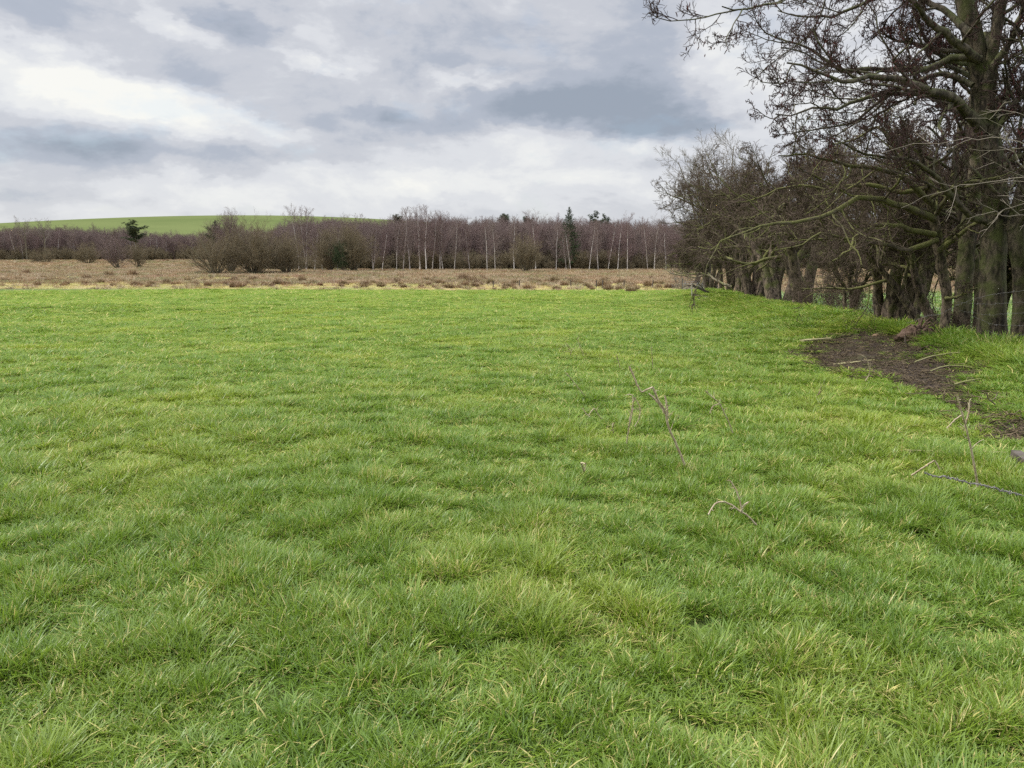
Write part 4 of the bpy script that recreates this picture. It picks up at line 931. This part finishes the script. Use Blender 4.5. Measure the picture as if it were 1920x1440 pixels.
# log piece in the grass
A = hit(1252, 786); fallen('log', 'short dark rotten log half hidden in the grass behind the longest dead stem', 'log', [([(1244, 778), (1262, 781), (1284, 787)], A[1], A[1] - .15, .035, .028)], 'dead_wood', S=9)
def stick(label, pts, r0, r1, mat='dry_stem', name='dead_stem', lift=0, lv=None, group='dead stems standing in the pasture', sub=()):
    A = hit(*pts[0]); Y = A[1] * .965 - .05; Q = [([(a, b - lift) for a, b in pts], Y, Y - .15, max(.0055, r0 * 1.0), max(.0042, r1))] + [([(a, b - lift) for a, b in s], Y - .05, Y - .05, max(.0045, r0 * .7), max(.004, r1 * .8)) for s in sub]
    return fallen(name, label, name.replace('_', ' '), Q, mat, lv, group)
tw = [dict(n=5, t=(.3, 1), ang=(30, 70), L=(.1, .22), K=4, rr=.5, rmin=.0035, wander=.3, up=0)]
stick('longest broken dead stem leaning left with its top bent over', [(1284, 872), (1268, 832), (1253, 800), (1247, 770), (1237, 755), (1224, 726)], .0105, .008, lv=tw, sub=([(1224, 726), (1212, 731), (1203, 735), (1195, 722), (1188, 705), (1180, 687)], [(1247, 775), (1235, 756), (1228, 748), (1217, 738)], [(1252, 780), (1250, 760), (1247, 742)]))
stick('cluster of short brown dead stems left of the longest one', [(1175, 832), (1179, 800), (1184, 770), (1190, 745)], .006, .004, lv=tw, sub=([(1180, 800), (1186, 770), (1186, 742), (1176, 740)], [(1190, 800), (1198, 785), (1200, 765), (1190, 745)]))
stick('bent brown dead stem with a drooping tip right of the longest one', [(1374, 812), (1366, 790), (1358, 775), (1350, 757), (1336, 745), (1322, 733)], .005, .003, lv=tw, sub=([(1350, 757), (1342, 759), (1335, 764), (1331, 775)],))
stick('pale arching dead stem lowest on the right of centre', [(1418, 984), (1400, 966), (1390, 960), (1370, 946), (1355, 941), (1342, 944), (1333, 955), (1328, 965)], .0065, .004, lv=tw, sub=([(1392, 962), (1386, 935), (1378, 915), (1368, 900)], [(1388, 960), (1394, 948), (1404, 941)]))
stick('tall thin brown stem standing near the right edge above the wire', [(1833, 912), (1828, 880), (1818, 830), (1811, 800), (1805, 780), (1795, 742)], .0075, .005, lv=tw, sub=([(1804, 778), (1790, 788), (1775, 803)], [(1809, 798), (1816, 775), (1818, 750)]))
stick('short thin dead stem slanting at the far left of the group', [(1096, 742), (1085, 728), (1072, 712), (1061, 698)], .005, .003, lv=tw)
stick('pale wispy dead tuft farthest back in the group', [(1070, 668), (1068, 655), (1066, 648)], .004, .003, lv=[dict(n=9, t=(.1, 1), ang=(20, 70), L=(.8, 1.6), K=5, rr=.7, rmin=.002, wander=.3, up=.1)])
stick('second pale wispy dead stem behind, right of the farthest tuft', [(1094, 668), (1088, 650), (1084, 640), (1082, 632)], .004, .0025, lv=tw)
stick('thin dead sprig between the wispy tuft and the longest stem', [(1163, 690), (1158, 672), (1156, 665)], .004, .003, lv=tw)
stick('small zigzag of dead twigs left of the stem cluster', [(1128, 786), (1120, 775), (1114, 766), (1104, 778)], .004, .003, lv=tw, sub=([(1106, 782), (1098, 774), (1092, 765)],))
stick('low broken twigs just left of the stem cluster', [(1150, 812), (1149, 800), (1152, 792)], .004, .003, lv=tw)
stick('thin upright dead twig beyond the longest stem', [(1224, 690), (1223, 672), (1221, 650)], .003, .002)
stick('short curled dead leaf stub standing alone below the group', [(1095, 884), (1092, 874), (1090, 868), (1098, 869)], .007, .005, sub=([(1096, 882), (1097, 874), (1097, 868)],))
stick('straight bleached stick poking up left of the barbed wire', [(1710, 891), (1730, 878), (1752, 863)], .007, .006, sub=([(1753, 864), (1758, 872), (1762, 881)],))
stick('little bundle of yellow straw in the grass below the soil', [(1530, 744), (1536, 738), (1540, 731)], .006, .003, lv=[dict(n=8, t=(.0, .6), ang=(10, 40), L=(.6, 1.2), K=3, rr=.5, rmin=.002, wander=.1, up=.1)], name='straw')
G2_ = 'fallen sticks on the bare soil'
tw2 = [dict(n=3, t=(.3, 1), ang=(30, 60), L=(.15, .3), K=5, rr=.5, rmin=.004, wander=.2, up=.1)]
stick('crooked pale stick at the lower left edge of the bare soil', [(1623, 714), (1630, 702), (1630, 690), (1624, 672), (1612, 664)], .008, .004, name='stick', lv=tw2, group=G2_)
stick('mossy branch lying across the middle of the bare soil', [(1715, 682), (1745, 672), (1775, 666), (1800, 664)], .013, .008, 'dead_wood', 'stick', 3, tw2, G2_)
stick('bare brown branch lying below the mossy one', [(1745, 699), (1770, 690), (1800, 689), (1822, 692)], .011, .007, 'dead_wood', 'stick', 3, tw2, G2_)
stick('thin root curving down from the earth clump', [(1703, 650), (1697, 640), (1698, 628)], .012, .008, 'dead_wood', 'stick', 0, None, G2_)
stick('forked grey twig at the right end of the bare soil', [(1866, 758), (1854, 748), (1850, 738)], .008, .004, 'dead_wood', 'stick', 0, tw2, G2_, sub=([(1856, 752), (1866, 746), (1870, 736)],))
stick('long thin branch at the lower right of the bare soil', [(1790, 722), (1815, 716), (1840, 712)], .012, .006, 'dead_wood', 'stick', 2, tw2, G2_)
stick('dead twig standing at the soil edge above the tall thin stem', [(1792, 735), (1786, 724), (1780, 712)], .004, .003, 'dead_wood', 'stick', 0, None, G2_)
# barbed wire strand lying in the grass
A = hit(1780, 905); A[1] -= .3; P, R = limb([(1733, 886), (1752, 893), (1780, 896), (1815, 905), (1850, 911), (1885, 922), (1925, 930), (1980, 945)], A[1], A[1] - .35, .004, .004, 90, .003)
o = P[0].copy(); P = P - o; m = MB().tube(P[None], R[None], 4)
tq = np.arange(90) * .9; m.tube((P + .006 * np.stack([np.sin(tq), 0 * tq, np.cos(tq)], -1))[None], R[None], 4)
for k in range(3, 88, 5):
    for q in range(3): d = norm(rng.normal(size=3)) * .016; m.tube(np.stack([P[k] - d, P[k] + d])[None], np.full((1, 2), .0022), 3)
tag(link('barbed_wire', m.mesh('barbed_wire'), M['wire'], None, o), 'rusty grey strand of barbed wire lying in the grass at the right edge', 'barbed wire')

lx = 2.5 + 8 * rng.random(26000); ly = 5.5 + 11 * rng.random(26000); ls = soil_sd(lx, ly); k_ = ls < .12; lx, ly = lx[k_], ly[k_]; n = len(lx); lz = H(lx, ly) + .035
la = rng.random(n) * 2 * PI; ll = .02 + .09 * rng.random(n) ** 2; dd = np.stack([np.cos(la), np.sin(la), .25 * rng.normal(size=n)], -1) * ll[:, None]; c0 = np.stack([lx, ly, lz], -1)
me = MB().tube(np.stack([c0 - dd, c0 + .2 * rng.normal(size=(n, 3)) * ll[:, None], c0 + dd], 1), np.tile((.0025 + .004 * rng.random(n))[:, None], (1, 3)), 3).mesh('leaf_litter')
tag(link('leaf_litter', me, mat_twig('leaf_litter', (.03, .023, .016), (.20, .155, .10), 3)), 'small broken twigs and leaf litter strewn over the bare soil', 'leaf litter', kind='stuff')
# ------------------------------------------------------------------ sky
SUN_AZ, SUN_EL = math.radians(-78), math.radians(42)
w = bpy.data.worlds.new('World'); sc.world = w; w.use_nodes = True; nt = w.node_tree; nt.nodes.clear(); s = NT(nt)
sky = s.n('ShaderNodeTexSky', sky_type='NISHITA'); sky.sun_disc = False; sky.sun_elevation = SUN_EL; sky.sun_rotation = SUN_AZ; sky.air_density = 1.0
gen = s.n('ShaderNodeTexCoord').outputs['Generated']; sx = s.n('ShaderNodeSeparateXYZ', {0: gen}).outputs
az = s.math('ARCTAN2', sx[0], sx[1]); el = s.math('ARCSINE', sx[2])
ae = s.n('ShaderNodeCombineXYZ', {0: az, 1: el, 2: 0.0}).outputs[0]
aes = s.n('ShaderNodeMapping', {'Vector': ae, 'Scale': (1, 2.0, 1)}).outputs[0]
def cnoise(scale, detail, rough, off, dist=0):
    mp = s.n('ShaderNodeMapping', {'Vector': aes, 'Location': (off, off * .7, off * .3)}).outputs[0]
    return s.n('ShaderNodeTexNoise', {'Vector': mp, 'Scale': scale, 'Detail': detail, 'Roughness': rough, 'Distortion': dist})
wv = cnoise(7, 6, .6, 3.1).outputs[1]
wv2 = s.n('ShaderNodeVectorMath', {0: wv, 1: (.5, .5, .5)}, operation='SUBTRACT').outputs[0]
wv3 = s.n('ShaderNodeVectorMath', {0: wv2, 1: (.20, .085, 0)}, operation='MULTIPLY').outputs[0]
pw = s.n('ShaderNodeVectorMath', {0: ae, 1: wv3}, operation='ADD').outputs[0]
def azel(px, py): d = norm(ray(px, py)); return math.atan2(d[0], d[1]), math.asin(d[2])
# px, py, rx, ry (px), tilt (deg, + = falls to the right), amount
BL = [(110, 150, 420, 105, 13, .44), (330, 205, 420, 60, 14, .28), (560, 250, 200, 25, 10, .22), (325, 50, 85, 60, 0, .38), (560, 112, 100, 26, 22, .33), (865, 135, 110, 26, 8, .30),
      (60, 25, 260, 60, 5, -.32), (430, 35, 110, 50, -10, -.42), (640, 20, 160, 40, 0, -.15), (330, 150, 300, 30, 20, -.08),
      (200, 265, 480, 75, 3, -.30), (500, 310, 420, 45, 3, -.18), (760, 90, 260, 70, 8, -.14), (1040, 60, 420, 90, 0, -.16), (1260, 90, 120, 70, 0, -.10),
      (980, 345, 1300, 75, 0, .26), (1170, 185, 330, 95, -3, -.60), (960, 190, 220, 60, 0, -.42), (700, 208, 120, 34, 0, -.28), (1230, 240, 190, 34, -4, -.35), (850, 225, 330, 35, 0, -.20),
      (1060, 275, 520, 45, 0, .22), (1300, 270, 240, 50, 0, .25), (830, 350, 150, 34, 0, .30), (620, 330, 200, 18, 0, .15), (1330, 60, 90, 80, 0, .40), (1390, 150, 120, 90, 0, .22), (1360, 240, 80, 40, 0, -.25),
      (1000, 330, 420, 30, 2, .10), (250, 350, 420, 30, 0, .16), (600, 380, 600, 25, 0, .0), (1640, 160, 500, 240, 0, .30), (1200, 375, 500, 35, 0, -.04), (100, 395, 300, 22, 0, .12)]
acc = s.math('MULTIPLY_ADD', s.math('SUBTRACT', cnoise(5.2, 9, .58, 0, .3).outputs[0], .5), 1.05, .52)
acc = s.math('MULTIPLY_ADD', s.math('SUBTRACT', cnoise(17, 8, .62, 7.7).outputs[0], .5), .30, acc)
for (a, b, rx, ry, tilt, amt) in BL:
    A, E = azel(a, b); A2, _ = azel(a + rx, b); _, E2 = azel(a, b - ry)
    mp = s.n('ShaderNodeMapping', {'Vector': pw, 'Location': (A, E, 0), 'Rotation': (0, 0, -math.radians(tilt)), 'Scale': (abs(A2 - A), abs(E2 - E), 1)}, vector_type='TEXTURE').outputs[0]
    g_ = s.n('ShaderNodeTexGradient', {'Vector': mp}, gradient_type='SPHERICAL').outputs[1]
    acc = s.math('MULTIPLY_ADD', s.rng(g_, 0, .85), amt * .62, acc)
cr = s.n('ShaderNodeValToRGB', {0: acc}); e = cr.color_ramp; e.interpolation = 'EASE'
stops = [(0.10, (.235, .268, .322)), (.34, (.325, .352, .408)), (.50, (.425, .438, .475)), (.64, (.52, .53, .555)), (.78, (.60, .605, .605)), (.92, (.68, .675, .64))]
e.elements[0].position, e.elements[0].color = stops[0][0], (*stops[0][1], 1); e.elements[1].position, e.elements[1].color = stops[1][0], (*stops[1][1], 1)
for p_, c_ in stops[2:]: q = e.elements.new(p_); q.color = (*c_, 1)
cloud = cr.outputs[0]
cloud = s.mix(s.rng(el, .10, .0, 0, .45), cloud, (.58, .59, .595))
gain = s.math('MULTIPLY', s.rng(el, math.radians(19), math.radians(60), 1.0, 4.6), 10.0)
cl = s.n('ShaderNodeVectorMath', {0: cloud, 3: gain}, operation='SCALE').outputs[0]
gap = s.math('MULTIPLY_ADD', s.rng(cnoise(9, 5, .6, 15).outputs[0], .56, .7), .18, .04)
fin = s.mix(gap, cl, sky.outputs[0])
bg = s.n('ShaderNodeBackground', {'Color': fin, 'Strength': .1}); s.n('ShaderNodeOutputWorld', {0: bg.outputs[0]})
ld = bpy.data.lights.new('sun', 'SUN'); ld.energy = 2.6; ld.angle = math.radians(10); ld.color = (1, .96, .9)
lo = bpy.data.objects.new('sun', ld); C.objects.link(lo)
from mathutils import Vector
dv = Vector((-math.sin(SUN_AZ) * math.cos(SUN_EL), -math.cos(SUN_AZ) * math.cos(SUN_EL), -math.sin(SUN_EL))); lo.rotation_euler = dv.to_track_quat('-Z', 'Y').to_euler()

# ------------------------------------------------------------------ camera, render settings
cd = bpy.data.cameras.new('camera'); cd.sensor_width = 36; cd.lens = 36 * FPX / 1920; cd.clip_end = 20000; cd.clip_start = .05
co = bpy.data.objects.new('camera', cd); C.objects.link(co); co.location = (0, 0, CAMZ); co.rotation_euler = (PI / 2 - PITCH, 0, 0); sc.camera = co
sc.view_settings.view_transform = 'Standard'; sc.view_settings.look = 'None'; sc.view_settings.exposure = 0.5; sc.view_settings.gamma = 1
cy = sc.cycles; cy.max_bounces = 5; cy.diffuse_bounces = 3; cy.glossy_bounces = 2; cy.transmission_bounces = 3; cy.caustics_reflective = False; cy.caustics_refractive = False
cy.use_denoising = False
